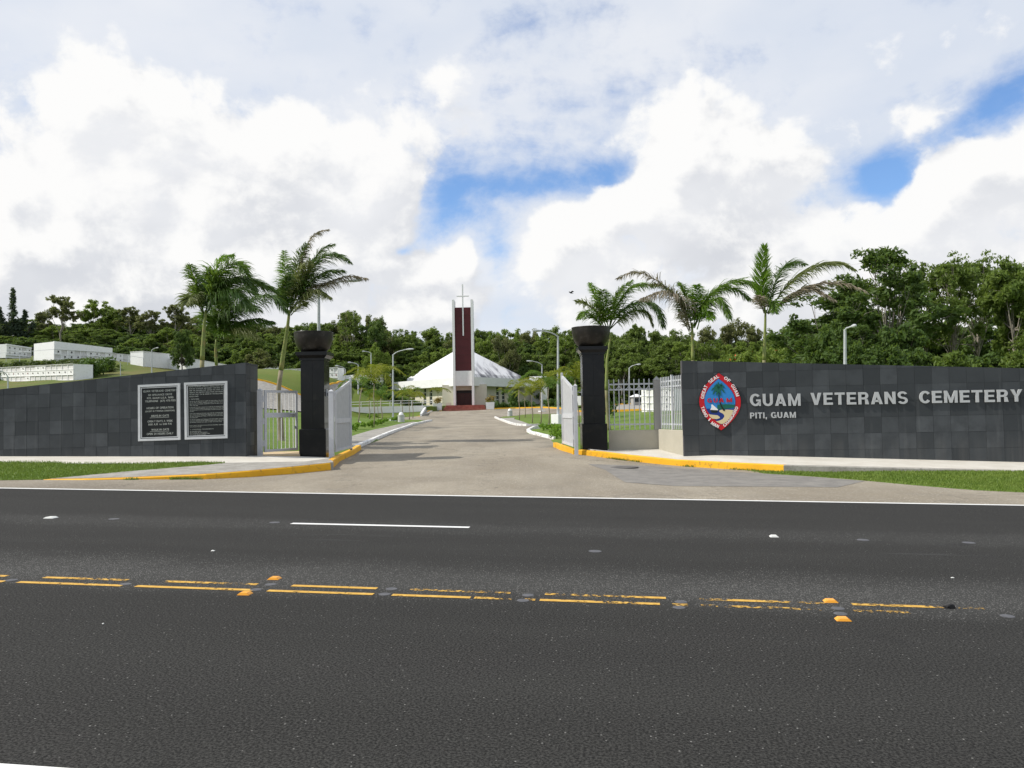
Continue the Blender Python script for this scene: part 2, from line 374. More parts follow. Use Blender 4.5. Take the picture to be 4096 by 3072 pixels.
M_ptg = speck('green_palm_trunk', (.17, .165, .075), (.25, .235, .12), 2, .8, (.3, .2, .12), 3, .8)
def f_grass(b):
    w = worldco(); n = noise(w, .35, 5, .6).sstep(.3, .7); f = noise(w, 12, 4, .7)
    x, y, z = sep(w)
    c = mix(n, (.10, .175, .022), (.155, .215, .04))
    c = mix(f.sstep(.35, .7) * .5, c, (.06, .105, .02)); bald = noise(w, .8, 5, .65, .5).sstep(.56, .72); c = mix(bald * .35, c, (.20, .17, .07))
    dry = noise(vec(x * .2, y * .2, 1.), 1., 4, .6).sstep(.55, .75) * y.sstep(75., 110.)
    c = mix(dry * .5, c, (.17, .14, .05))
    hill = X.op('MULTIPLY', y.sstep(55., 90.), 1. - x.sstep(-45., -22.)); br = noise(vec(x * .12, y * .12, 6.), 1., 5, .65, .5).sstep(.38, .62); c = mix(y.sstep(60., 90.) * .4, c, (.13, .15, .035)); c = mix(hill * br * .7, c, (.15, .12, .045)); c = mix(hill * (1. - br) * .45, c, (.06, .085, .02))
    bump(b, f, .6, .03); return c
M_grass = mat('lawn_grass', rough=.85, spec=.15, fn=f_grass)
M_blade = leafmat('grass_blades', (.11, .19, .025), (.20, .27, .05), .3, .8)
# ------------------------------------------------------------------ ground heights
UD = Vector((.991, -.134)); VD = Vector((.134, .991)); GR = -.0194
def road_z(x, y): return GR * (.991 * x - .134 * y)
def from_uv(u, v): return (u * .991 + v * .134, -u * .134 + v * .991)
def rbf(pts):
    p = np.array(pts, float); xy = p[:, :2]; n = len(p)
    d = np.linalg.norm(xy[:, None] - xy[None], axis=2); K = d ** 2 * np.log(d + 1e-9); K[d < 1e-6] = 0
    K += np.eye(n) * .05
    A = np.zeros((n + 3, n + 3)); A[:n, :n] = K; A[:n, n:] = np.c_[np.ones(n), xy]; A[n:, :n] = A[:n, n:].T
    w = np.linalg.solve(A, np.r_[p[:, 2], 0, 0, 0])
    def f(x, y):
        q = np.array([x, y], float); d = np.linalg.norm(xy - q, axis=1); k = d ** 2 * np.log(d + 1e-9)
        return float(k @ w[:n] + w[n] + w[n + 1] * q[0] + w[n + 2] * q[1])
    return f
PROF = [(28, .22), (31, .28), (34, .34), (40, .46), (47, .59), (57, .80), (68, 1.0), (75, 1.1), (84, 1.24), (95, 1.55), (105, 1.85), (114, 2.1), (118, 2.2)]
def prof(y): return float(np.interp(y, [a for a, b in PROF], [b for a, b in PROF]))
KR = [(3135, 1890, 23.3), (2900, 1876, 24.6), (2700, 1863, 25.8), (2500, 1842, 27.0), (2400, 1829, 27.7), (2314, 1818, 28.3), (2230, 1783, 33)]
apts = []
for u in (-30, -22, -15, -10, -6, -2, 2, 6, 10, 16, 24, 34):
    for v in (16.6, 18.5): x, y = from_uv(u, v); apts.append((x, y, road_z(x, y)))
for q in ((-30, 24), (-20, 23), (-14, 21), (-11.4, 20.8), (-10.5, 23.5), (-9.77, 25.95)):
    x, y = from_uv(*q); apts.append((x, y, road_z(x, y)))
for k in KR: apts.append(tuple(P(*k)))
for k in ((3457, 1920, 20.8), (3899, 1958, 18.6)): apts.append(tuple(P(*k)))
apts += [(18, 22, -.32), (26, 20, -.5), (-6.6, 31, .30), (-1.8, 28, .22), (-1.9, 31, .28), (1.4, 31.5, .29), (-1.5, 24, .14), (-2, 34, .34), (1.8, 34, .34), (-6.7, 34.2, .34)]
Af0 = rbf(apts)
def Af(x, y):
    v = .134 * x + .991 * y; w = max(0., min(1., (v - 16.6) / 3.5)); w = w * w * (3 - 2 * w); return road_z(x, y) * (1 - w) + Af0(x, y) * w if w < 1 else Af0(x, y)
tp = []
for y, z in PROF:
    for o in (-4.3, 0, 4.3):
        if y >= 30: tp.append((-.0606 * y + o, y, z))
TPX = [(1128, 1761, 40), (1100, 1700, 55), (1100, 1641, 70), (1300, 1660, 70), (1500, 1675, 95), (1600, 1672, 97), (1405, 1674, 98), (1690, 1664, 104), (1100, 1547, 96), (1320, 1541, 105), (1420, 1545, 124), (1405, 1676, 101.5), (1600, 1670, 103), (1300, 1668, 90), (1000, 1515, 118), (1140, 1523, 130), (1400, 1535, 135), (1640, 1548, 150), (150, 1523, 108), (290, 1521, 102), (0, 1527, 116),
       (435, 1448, 125), (560, 1463, 128), (150, 1435, 132), (217, 1438, 126), (448, 1444, 158), (702, 1480, 145), (0, 1430, 142), (900, 1490, 140), (380, 1500, 108), (500, 1500, 106), (620, 1500, 108),
       (2500, 1700, 42), (2500, 1680, 52), (2500, 1655, 72), (2500, 1640, 95), (2500, 1622, 112), (2590, 1668, 75), (2170, 1632, 110), (2330, 1645, 98), (2250, 1703, 57), (2330, 1703, 57), (2215, 1765, 38), (2160, 1748, 42),
       (1985, 1637, 112), (1850, 1623, 125), (2150, 1625, 138), (1700, 1622, 125), (1560, 1625, 130), (50, 1400, 165), (700, 1440, 175), (1100, 1480, 175), (1850, 1560, 185), (2400, 1575, 165), (3000, 1570, 150), (3900, 1585, 100), (3400, 1600, 85), (2700, 1650, 60), (3000, 1640, 70)]
for k in TPX: tp.append(tuple(P(*k)))
tp += [(-9, 29, .6), (-14, 29, .75), (-20, 30, 1.0), (-20, 40, 1.2), (-14, 45, 1.0), (-30, 60, 2.8), (-45, 45, 2.6), (-60, 30, 3), (-55, 75, 4.8), (-38, 85, 4.6), (-90, 60, 7), (-130, 40, 8), (-150, 160, 24), (-90, 220, 20), (0, 260, 12), (120, 240, 9),
       (170, 150, 7), (150, 40, 0), (60, 60, .9), (40, 40, .5), (22, 30, .1), (12, 29.5, .3), (5, 31, .5), (3.6, 31, .5), (80, 90, 2), (-30, 34, 1.3), (30, 26, -.3), (60, 26, -.8), (-60, 24, 1.4), (-180, 60, 12), (-8.4, 31, .55)]
Tf = rbf(tp)
def sst(t): t = max(0., min(1., t)); return t * t * (3 - 2 * t)
def pave(x, y):                         # road-level surface: verge apron then the drive
    w = sst((y - 30) / 6); return Af(x, y) * (1 - w) + Tf(x, y) * w
def hit(px, py, fn, off=0.0, d0=16, d1=260):  # where the view through (px,py) meets a surface
    prev = None; d = d0
    while d < d1:
        p = P(px, py, d); e = p.z - fn(p.x, p.y) - off
        if prev is not None and e <= 0:
            a, b = d / 1.01, d
            for _ in range(18):
                m = (a + b) / 2; p = P(px, py, m)
                if p.z - fn(p.x, p.y) - off > 0: a = m
                else: b = m
            return P(px, py, (a + b) / 2)
        prev = e; d *= 1.01
    return P(px, py, d1)
def inpoly(x, y, poly):
    c = False; n = len(poly); j = n - 1
    for i in range(n):
        xi, yi = poly[i][:2]; xj, yj = poly[j][:2]
        if (yi > y) != (yj > y) and x < (xj - xi) * (y - yi) / (yj - yi) + xi: c = not c
        j = i
    return c
def resample(pts, step):
    out = [Vector(pts[0])]
    for a, b in zip(pts, pts[1:]):
        a, b = Vector(a), Vector(b); n = max(1, int((b - a).length / step))
        out += [a.lerp(b, (i + 1) / n) for i in range(n)]
    return out
def xy(pts): return [Vector((P(*k).x, P(*k).y)) for k in pts]
# plan of the paved areas (world x, y)
KL = xy([(1427, 1797, 34), (1560, 1745, 47.5), (1660, 1706, 63), (1730, 1685, 76)])
K2 = xy([(2215, 1765, 38.5), (2160, 1749, 42.5), (2115, 1737, 46), (2106, 1730, 48.5), (2130, 1719, 52), (2260, 1713, 53.5), (2420, 1711, 54)])
K3 = xy([(1985, 1671, 84), (2004, 1682, 75), (2020, 1690, 69), (2045, 1698, 63), (2075, 1705, 58.5), (2110, 1708, 57), (2250, 1704, 57.5), (2420, 1701, 58)])
KY = xy([(1405, 1676, 98), (1560, 1672, 99.5), (1660, 1669, 101), (1700, 1662, 103.5), (1725, 1648, 109), (1740, 1641, 114), (1768, 1640, 116)])
KYR = xy([(1950, 1640, 112), (1990, 1636, 112), (2060, 1633, 112), (2170, 1633, 110), (2250, 1638, 105), (2400, 1650, 88), (2480, 1651, 78), (2700, 1652, 76)])
ISB = xy([(1985, 1671, 84), (2040, 1669, 88), (2110, 1662, 94), (2250, 1659, 92), (2330, 1664, 80), (2420, 1672, 66)])
g1 = [Vector(KL[-1]), Vector(KY[0])]
DRIVE = [Vector((-6.6, 26.5)), Vector((-6.55, 30.5))] + KL + [KY[0] + Vector((0, -1.5))] + KY + [Vector((-7.5, 121)), Vector((-3.5, 121))] + KYR[:5] + [KYR[5]] + ISB[::-1][1:] + K3[1:6] + [K3[6], K2[5]] + K2[4::-1] + [Vector((1.9, 33)), Vector((2.5, 28.2)), Vector((2.4, 26.5))]
RAMP = [Vector((a.x, a.y)) for a in [P(960, 1641, 70), P(1300, 1641, 70), P(1400, 1588, 106), P(1420, 1547, 120), P(1350, 1542, 107), P(1200, 1550, 97), P(960, 1550, 96)]]
CROSS = [Vector((18, 53.2)), Vector((18, 58.5)), K3[6], K2[5]]
BACK = xy([(2380, 1648, 93), (2700, 1648, 90), (2700, 1627, 112), (2440, 1623, 116)])
PAVED = [DRIVE, RAMP, CROSS, BACK]
# ------------------------------------------------------------------ ground sheet
def gridmesh(xs, ys, zf, mat_):
    vs = [(x, y, zf(x, y)) for y in ys for x in xs]; n = len(xs)
    fs = [(j * n + i, j * n + i + 1, (j + 1) * n + i + 1, (j + 1) * n + i) for j in range(len(ys) - 1) for i in range(n - 1)]
    return mesh(vs, fs, mat_, True)
def lawn_z(x, y):
    for q in PAVED:
        if inpoly(x, y, q): return Tf(x, y) - .35
    if y < 28.2 or (y < 30.6 and 1.9 < x < 7.5): return pave(x, y) - .6
    return Tf(x, y) + .06
xs = sorted(set([-900, -500, -300, -200] + list(range(-150, -40, 5)) + [v * 1. for v in range(-40, 20)] + list(range(20, 160, 5)) + [200, 300, 500, 900]))
ys = sorted(set([26.2] + [v * 1. for v in range(27, 122)] + list(range(122, 262, 4)) + [300, 420, 700, 1200]))
def lz(x, y):
    cx, cy = max(-180, min(170, x)), min(260, y); return lawn_z(cx, cy)
tag(link('lawn', gridmesh(xs, ys, lz, M_grass)), kind='structure')
gx = [-900, -300, -60, 0, 60, 300, 900]; gy = [-900, -300, -60, 10, 26.4]
tag(link('ground', gridmesh(gx, gy, lambda x, y: max(-3, min(3, road_z(x, y))) - (.6 if abs(x) < 100 else .9), M_grass)), kind='structure')
# main road, in its own axes (x along it, y across it)
road = link('road', None); _x, _y = Vector((.991, -.134, GR)).normalized(), Vector((.134, .991, 0)).normalized(); _z = _x.cross(_y); road.matrix_world = Matrix((_x, _y, _z)).transposed().to_4x4()
tag(road, kind='structure')
VE = 16.48
rs = link('road_surface', mesh([(-200, -6, 0), (200, -6, 0), (200, VE + .12, 0), (-200, VE + .12, 0)], [(0, 1, 2, 3)], M_road), road)
def uv_of(px, py):
    q = ray(px, py); t = EYE / (GR * (.991 * q.x - .134 * q.y) - q.z); return (q.x * .991 - q.y * .134) * t, (q.x * .134 + q.y * .991) * t
def strip(name, u0_, u1_, v, w, m, z=.004):
    n = max(1, int((u1_ - u0_) / .5)); vs = []; fs = []
    for i in range(n + 1):
        u = u0_ + (u1_ - u0_) * i / n; vs += [(u, v - w / 2, z), (u, v + w / 2, z)]
    fs = [(2 * i, 2 * i + 2, 2 * i + 3, 2 * i + 1) for i in range(n)]
    return link(name, mesh(vs, fs, m), road)
strip('edge_line', -80, 60, VE, .15, M_linewhite)
strip('lane_line', -5.19, -2.33, 12.08, .135, M_linewhite)
strip('lane_line', -17.5, -14.6, 12.08, .135, M_linewhite); strip('lane_line', 7.3, 10.2, 12.08, .135, M_linewhite)
strip('lane_line', -5.0, -2.73, 3.645, .14, M_linewhite)
def seg(v, a, b, m):
    strip('centre_line', uv_of(a, 2330 + a * .034 if v < 7.7 else 2303 + a * .0343)[0], uv_of(b, 2330 + b * .034 if v < 7.7 else 2303 + b * .0343)[0], v, .08, m)
for a, b, m in ((-900, 5, M_ypaint), (62, 480, M_ypaint), (535, 1010, M_ypaint), (1065, 1490, M_ypaint), (1565, 1880, M_ypaint), (1895, 2046, M_ypaint2), (2096, 2140, M_ypaint2), (2158, 2640, M_ypaint2), (2688, 2752, M_ypaint2), (2805, 3290, M_ypaint3), (3418, 3640, M_ypaint2)):
    seg(7.58, a, b, m)
for a, b, m in ((-900, 34, M_ypaint2), (180, 515, M_ypaint2), (660, 1030, M_ypaint2), (1168, 1508, M_ypaint), (1640, 2042, M_ypaint2), (2180, 2664, M_ypaint2), (2798, 3302, M_ypaint2), (3408, 3940, M_ypaint2)):
    seg(7.83, a, b, m)
def disc(px, py, rad=.055):
    u, v = uv_of(px, py); b = MB(); b.lathe([(rad, 0.001), (rad * .93, .004), (0.001, .0045)], 14, (u, v, 0)); b.obj('adhesive_scar', M_scar, road)
for p in ((45, 2321), (500, 2337), (1022, 2359), (1083, 2338), (1538, 2377), (1566, 2356), (2092, 2402), (2112, 2381), (2716, 2430), (2724, 2408), (3352, 2434), (3362, 2455), (4030, 2465), (455, 2076), (1098, 2090), (3875, 2171), (2380, 2205), (3452, 2160)):
    disc(*p, .06 if p[1] > 2250 else .085)
def reflector(px, py, m, label, grp=None, hw=.062, hd=.05, hh=.022, rz=0.):
    u, v = uv_of(px, py); x, y = from_uv(u, v)
    t = thing('road_reflector', label, 'road reflector', (x, y, road_z(x, y) + .001), rz - .134, grp)
    b = MB(); k = .62
    b.add([(-hw, -hd, 0), (hw, -hd, 0), (hw, hd, 0), (-hw, hd, 0), (-hw * .55, -hd * .86, hh), (hw * .55, -hd * .86, hh), (hw * .55, hd * .86, hh), (-hw * .55, hd * .86, hh)],
          [(0, 3, 2, 1), (4, 5, 6, 7), (0, 1, 5, 4), (1, 2, 6, 5), (2, 3, 7, 6), (3, 0, 4, 7)]); b.obj('housing', m, t)
    for s in (-1, 1):
        c = MB(); e = .0015
        def q(f, yy): return (s * (hw * (1 - .45 * f) + e), yy, hh * f + e)
        c.add([q(.15, -hd * .7), q(.15, hd * .7), q(.85, hd * .62), q(.85, -hd * .62)], [(0, 1, 2, 3) if s > 0 else (3, 2, 1, 0)]); c.obj('lens', M_amber if m is M_amber else M_refw, t)
g = 'amber reflectors on the centre line'
reflector(1098, 2316, M_amber, 'amber road reflector beyond the double yellow line, left of the white lane dash end', g)
reflector(980, 2377, M_amber, 'amber road reflector on the near side of the solid yellow line, at left', g)
reflector(3322, 2407, M_amber, 'amber road reflector on the far side of the worn yellow line, at right', g)
reflector(3372, 2480, M_amber, 'amber road reflector nearest the camera, at right below the worn yellow line', g)
g = 'white reflectors on the lane line'
reflector(203, 2072, M_refw, 'white road reflector at far left on the lane line', g, .09, .07)
reflector(3096, 2147, M_refw, 'white road reflector on the lane line, right of the gate opening', g, .06, .06)
# scraps on the road
def scrap(name, px, py, label, cat, m, sx, sy, sz, seed):
    u, v = uv_of(px, py); x, y = from_uv(u, v); rr = random.Random(seed); bm = bmesh.new(); bmesh.ops.create_icosphere(bm, subdivisions=2, radius=1)
    for w in bm.verts:
        k = 1 + .55 * (mnoise.noise(w.co * 1.7 + Vector((seed, 0, 0)))); w.co = Vector((w.co.x * sx * k, w.co.y * sy * k, max(-.1, w.co.z * k) * sz + .004))
    me = bpy.data.meshes.new(name); bm.to_mesh(me); bm.free(); me.materials.append(m); o = link(name, me, None, (x, y, road_z(x, y))); return tag(o, label, cat)
scrap('tyre_scrap', 3798, 2434, 'crumpled black rubber scrap lying on the road by the worn yellow line', 'road debris', M_rub, .062, .02, .035, 3)
scrap('pebble', 852, 2205, 'small white pebble on the road left of centre, above the yellow line', 'pebble', M_refw, .022, .012, .012, 5)
scrap('pebble', 412, 2497, 'tiny white pebble on the near lane below the yellow line at left', 'pebble', M_refw, .010, .006, .006, 6)
scrap('pebble', 3810, 2313, 'tiny pale pebble on the road at far right above the worn yellow line', 'pebble', M_refw, .016, .01, .008, 7)
# verge apron + drive
axs = [v * 1. for v in range(-60, -16, 2)] + [v * .5 for v in range(-32, 41)] + [v * 1. for v in range(22, 61, 2)]
nr = 26; vs = []
for i in range(nr + 1):
    for x in axs:
        v = VE + .07 + (29.5 - VE) * i / nr; u = x; X0, Y0 = from_uv(u, v)
        vs.append((X0, Y0, Af(X0, Y0) + (.003 if i else -.012)))
n = len(axs); fs = [(j * n + i, j * n + i + 1, (j + 1) * n + i + 1, (j + 1) * n + i) for j in range(nr) for i in range(n - 1)]
tag(link('driveway_apron', mesh(vs, fs, M_drive, True)), kind='structure')
def drape(name, poly, fn, off, m, step=1.0):
    bm = bmesh.new(); x0 = min(p[0] for p in poly); x1 = max(p[0] for p in poly); y0 = min(p[1] for p in poly); y1 = max(p[1] for p in poly)
    f = bm.faces.new([bm.verts.new((p[0], p[1], 0)) for p in poly]); bmesh.ops.triangulate(bm, faces=[f])
    for ax, a, b in ((0, x0, x1), (1, y0, y1)):
        k = math.ceil(a / step) * step
        while k < b:
            co = (k, 0, 0) if ax == 0 else (0, k, 0); no = (1, 0, 0) if ax == 0 else (0, 1, 0)
            bmesh.ops.bisect_plane(bm, geom=bm.verts[:] + bm.edges[:] + bm.faces[:], plane_co=co, plane_no=no); k += step
    for v in bm.verts: v.co.z = fn(v.co.x, v.co.y) + off
    bmesh.ops.recalc_face_normals(bm, faces=bm.faces[:])
    if sum(f.normal.z for f in bm.faces) < 0: bmesh.ops.reverse_faces(bm, faces=bm.faces[:])
    me = bpy.data.meshes.new(name); bm.to_mesh(me); bm.free(); me.materials.append(m)
    return tag(link(name, me), kind='structure')
drape('driveway', DRIVE, pave, .004, M_drive, 1.0)
drape('ramp_road', RAMP, Tf, .12, M_conc2, 2.0)
drape('side_road', CROSS, Tf, .02, M_drive, 2.0)
drape('back_road', BACK, Tf, .12, M_conc2, 2.0)
drape('patched_asphalt', [Vector((p.x, p.y)) for p in (hit(2352, 1857, pave), hit(2420, 1880, pave), hit(2500, 1930, pave), hit(2700, 1945, pave), hit(3350, 1950, pave), hit(3460, 1925, pave), hit(3200, 1905, pave), hit(2960, 1889, pave), hit(2620, 1865, pave))], pave, .008, M_patch, .8)
drape('footpath', [Vector((p.x, p.y)) for p in (hit(1395, 1795, Tf), hit(1440, 1777, Tf), hit(1560, 1728, Tf), hit(1690, 1693, Tf), hit(1650, 1691, Tf), hit(1500, 1722, Tf), hit(1408, 1750, Tf), hit(1380, 1760, Tf))], Tf, .085, M_conc2, 1.0)
drape('island_path', [Vector((p.x, p.y)) for p in (hit(1995, 1676, Tf), hit(2035, 1693, Tf), hit(2080, 1702, Tf), hit(2130, 1704, Tf), hit(2090, 1690, Tf), hit(2055, 1680, Tf), hit(2060, 1674, Tf))], Tf, .085, M_conc2, 1.0)
M_patch2 = speck('worn_iron_cover', (.10, .095, .09), (.15, .14, .13), 4, .8, (.07, .065, .06), 12, .6)
# manhole in the patch
mh = hit(2495, 1869, pave, .01); b = MB(); b.lathe([(.45, 0), (.45, .012), (.40, .016), (.001, .016)], 28); o = b.obj('manhole_cover', M_patch2, None, False, mh); tag(o, 'round iron manhole cover in the patched asphalt by the yellow kerb', 'manhole cover')
# ------------------------------------------------------------------ verges, pavements and kerbs in front of the walls
def slab(name, pts, m, thick=.4, kind='structure', parent=None):
    n = len(pts); vs = [Vector(p) for p in pts] + [Vector(p) - Vector((0, 0, thick)) for p in pts]
    bm = bmesh.new(); vv = [bm.verts.new(v) for v in vs]
    ar = sum(pts[i].x * pts[(i + 1) % n].y - pts[(i + 1) % n].x * pts[i].y for i in range(n)); o = list(range(n)) if ar > 0 else list(range(n))[::-1]
    f = bm.faces.new([vv[i] for i in o])
    for a, c in zip(o, o[1:] + o[:1]): bm.faces.new((vv[a], vv[a + n], vv[c + n], vv[c]))
    bmesh.ops.triangulate(bm, faces=[f]); me = bpy.data.meshes.new(name); bm.to_mesh(me); bm.free(); me.materials.append(m)
    ob = link(name, me, parent)
    if not parent: tag(ob, kind=kind)
    return ob
def H(px, py, off): return hit(px, py, pave, off)
# left: grass verge, pavement, kerb strip
kl = [H(171, 1918, .012), H(340, 1916, .03), H(506, 1911, .05), H(660, 1904, .09), H(823, 1897, .13), H(1000, 1883, .17), H(1160, 1868, .20), H(1322, 1851, .22)]
klb = [Vector((p.x, p.y, pave(p.x, p.y))) for p in kl]
WLY = 25.95
def wallz(x): return P(984, 1825, WLY).z + (x + 8.7) * (P(0, 1825, WLY).z - P(984, 1825, WLY).z) / (P(0, 1825, WLY).x - P(984, 1825, WLY).x)
def lw(px, py): return P(px, py, WLY)
Lsw = [lw(-500, 1825), lw(984, 1826), lw(1030, 1826) + Vector((0, .4, 0)), P(1205, 1826, 26.9), P(1318, 1829, 27.3), H(1318, 1833, .21), H(1215, 1846, .20), H(905, 1851, .17), H(791, 1848, .20), H(560, 1853, .23), H(272, 1853, .25), H(215, 1848, .26), H(-500, 1844, .26)]
slab('pavement', Lsw, M_conc)
strp = [H(165, 1905, .02), H(500, 1886, .10), H(823, 1860, .16), H(905, 1851, .168), H(1215, 1846, .198), H(1318, 1833, .208)]
inner = [Vector(p) + Vector((.05, .17, .01)) for p in kl]
slab('kerb_apron', inner[::-1] + strp, M_conc2)
verge = [H(-500, 1921, .02), H(0, 1919, .02), H(171, 1917, .015), H(165, 1905, .022), H(500, 1886, .10), H(823, 1860, .158), H(905, 1851, .166), H(791, 1848, .19), H(560, 1853, .22), H(272, 1853, .24), H(215, 1848, .25), H(-500, 1844, .25)]
slab('grass_verge', verge, M_grass)
def kerb_run(tops, w, m, away, name='kerb_stone', parent=None, bot=.35):
    b = MB(); n = len(tops)
    for i, p in enumerate(tops):
        p = Vector(p); t = (Vector(tops[min(i + 1, n - 1)]) - Vector(tops[max(i - 1, 0)])); t.z = 0; t.normalize(); nn = Vector((-t.y, t.x, 0)) * (1 if away else -1)
        b.v += [p + Vector((0, 0, -bot)) - nn * .015, p + Vector((0, 0, -.025)), p + nn * .025, p + nn * w, p + nn * w + Vector((0, 0, -bot))]
    for i in range(n - 1):
        for j in range(4):
            q = (i * 5 + j, (i + 1) * 5 + j, (i + 1) * 5 + j + 1, i * 5 + j + 1); b.f.append(q if away else q[::-1])
    e = (n - 1) * 5
    b.f.append((0, 1, 2, 3, 4) if away else (4, 3, 2, 1, 0)); b.f.append((e + 4, e + 3, e + 2, e + 1, e) if away else (e, e + 1, e + 2, e + 3, e + 4))
    return b.obj(name, m, parent)
def kerbset(name): return tag(link(name, None), kind='structure')
ky = kerbset('yellow_kerb')
def rs2(pts, step): return resample([Vector(p) for p in pts], step)
kerb_run(rs2(kl, .5), .18, M_yel, True, parent=ky)
cnr = [H(1322, 1851, .22), Vector((-6.02, 27.7, 0)), Vector((-6.1, 30.6, 0)), Vector((-6.4, 33.6, 0))]
for c in cnr[1:]: c.z = pave(c.x, c.y) + .2
kerb_run(rs2(cnr, .5), .18, M_yel, True, parent=ky)
# right kerb: from the gate out to the road
def toph(px, py, d, h): p = P(px, py, d); p.z += h; return p
kr = [P(2230, 1783, 33.0), P(2314, 1818, 28.3), P(2400, 1829, 27.7), P(2500, 1842, 27.0), P(2700, 1863, 25.8), P(2900, 1876, 24.6), P(3135, 1890, 23.3)]
krt = [p + Vector((0, 0, h)) for p, h in zip(kr, (.14, .17, .2, .2, .2, .21, .22))]
kyr = kerbset('yellow_kerb')
kerb_run(rs2(krt[:2], .5), .18, M_yel, False, parent=kyr); kerb_run(rs2(krt[1:5], .4), .18, M_yel, True, parent=kyr); kerb_run(rs2(krt[4:], .4), .18, M_yel, True, parent=kyr)
E = P(4500, 1889.5, 21.2); E2 = P(4096, 1882.5, 22.1)
gk = [krt[-1], E2, E]; kerb_run(rs2(gk, 1.), .18, M_conc2, True, parent=kerbset('grey_kerb'), bot=.6)
WR0, WR1 = P(2741, 1825, 26.6), P(4096, 1852, 25.2)
wdir = Vector((WR1.x - WR0.x, WR1.y - WR0.y, 0)).normalized(); wsl = (WR1.z - WR0.z) / (WR1 - WR0).length
Wend = WR0 + wdir * 16 + Vector((0, 0, wsl * 16))
post_b = P(2652, 1797, 28.7)
back = [Vector(p) + Vector((.02, .17, .004)) for p in krt[1:]]
back[0] = Vector((2.70, 28.55, krt[1].z + .01))
joints = [0, .2, .42, .62, .8, 1.]
Rsw = back + [Vector(E2) + Vector((.02, .17, .004)), Vector(E) + Vector((.02, .17, .004)), Wend, WR0 + Vector((.1, .3, 0)), post_b + Vector((.2, .4, 0)), P(2440, 1799, 29.3) + Vector((0, .4, 0)), P(2318, 1800, 29.3) + Vector((0, .4, 0))]
slab('pavement', Rsw, M_conc, .3)
vr = [H(2960, 1884, .02), H(3135, 1891, .03)]
vr = [P(2971, 1884.5, 24.2) + Vector((0, 0, .01)), Vector(kr[-1]) + Vector((0, -.02, .03)), P(3300, 1890, 22.9), P(3500, 1886, 22.7), P(4096, 1885, 22.05), P(4500, 1892, 21.15), H(4500, 1976, .02), H(4096, 1968, .015), H(3899, 1959, .012), H(3640, 1938, .012), H(3457, 1921, .012), H(3250, 1905, .012), H(3060, 1893, .012)]
slab('grass_verge', vr, M_grass)
# white kerbs along the drive
def wkerb(pts, brk, away, h=.15, name='white_kerb', gap=.05):
    ps = resample([Vector((p.x, p.y, 0)) for p in pts], .25); L = len(ps); st = kerbset(name); i = 0; rr = random.Random(len(ps))
    while i < L - 2:
        j = min(L - 1, i + int(rr.uniform(brk[0], brk[1]) / .25)); ch = [Vector((p.x, p.y, pave(p.x, p.y) + h + rr.uniform(-.008, .008))) for p in ps[i:j + 1]]
        if len(ch) > 2:
            d = rr.uniform(-.02, .02); ch[0] = ch[0].lerp(ch[1], gap / .25)
            kerb_run(ch, .2, M_wkerb, away, parent=st)
        i = j
wkerb(KL, (4, 7), True); wkerb(K2, (3, 5), False); wkerb(K3, (4, 6), False)
def ykerb(pts, away, fn=Tf, h=.17, bot=.4):
    ps = [Vector((p.x, p.y, fn(p.x, p.y) + h)) for p in resample([Vector((p.x, p.y, 0)) for p in pts], 1.)]; kerb_run(ps, .2, M_yel, away, parent=kerbset('yellow_kerb'), bot=bot)
ykerb(KY, True); ykerb(KYR, True)
ykerb([RAMP[6], RAMP[5], RAMP[4], RAMP[3]], True, h=.3); ykerb([BACK[0], BACK[1]], False, h=.25); ykerb([BACK[2], BACK[3]], False, h=.25)
# ------------------------------------------------------------------ granite walls
class Wall:
    def __init__(s, o, t): s.o = Vector(o); s.t = Vector((t[0], t[1], 0)).normalized(); s.n = Vector((s.t.y, -s.t.x, 0))
    def at(s, px, py, out=0.):          # (s, z) of a view ray on the plane pushed out by `out`
        q = ray(px, py); o = s.o + s.n * out; e = Vector((0, 0, EYE)); k = (o - e).dot(s.n) / q.dot(s.n); p = e + q * k; return (p - s.o).dot(s.t), p.z
    def w(s, a, z, out=0.): p = s.o + s.t * a + s.n * out; return Vector((p.x, p.y, z))
def lin(a, b): return lambda s: a[1] + (s - a[0]) * (b[1] - a[1]) / (b[0] - a[0])
def clip(poly, f, keep_below):          # poly of (s,z) against the line z=f(s)
    out = []; n = len(poly)
    for i in range(n):
        a, b = poly[i], poly[(i + 1) % n]; da, db = a[1] - f(a[0]), b[1] - f(b[0])
        if not keep_below: da, db = -da, -db
        if da <= 0: out.append(a)
        if (da < 0 < db) or (db < 0 < da): t = da / (da - db); out.append((a[0] + (b[0] - a[0]) * t, a[1] + (b[1] - a[1]) * t))
    return out
def plate(wl, poly, o0, o1, mb=None):   # polygon in wall coords, thickness from o0 to o1
    b = mb or MB(); n = len(poly); k = len(b.v)
    ar = sum(poly[i][0] * poly[(i + 1) % n][1] - poly[(i + 1) % n][0] * poly[i][1] for i in range(n))
    if ar < 0: poly = poly[::-1]
    b.v += [wl.w(a, z, o0) for a, z in poly] + [wl.w(a, z, o1) for a, z in poly]
    b.f += [tuple(range(k + n, k + 2 * n))] + [(k + i, k + (i + 1) % n, k + (i + 1) % n + n, k + i + n) for i in range(n)]
    return b
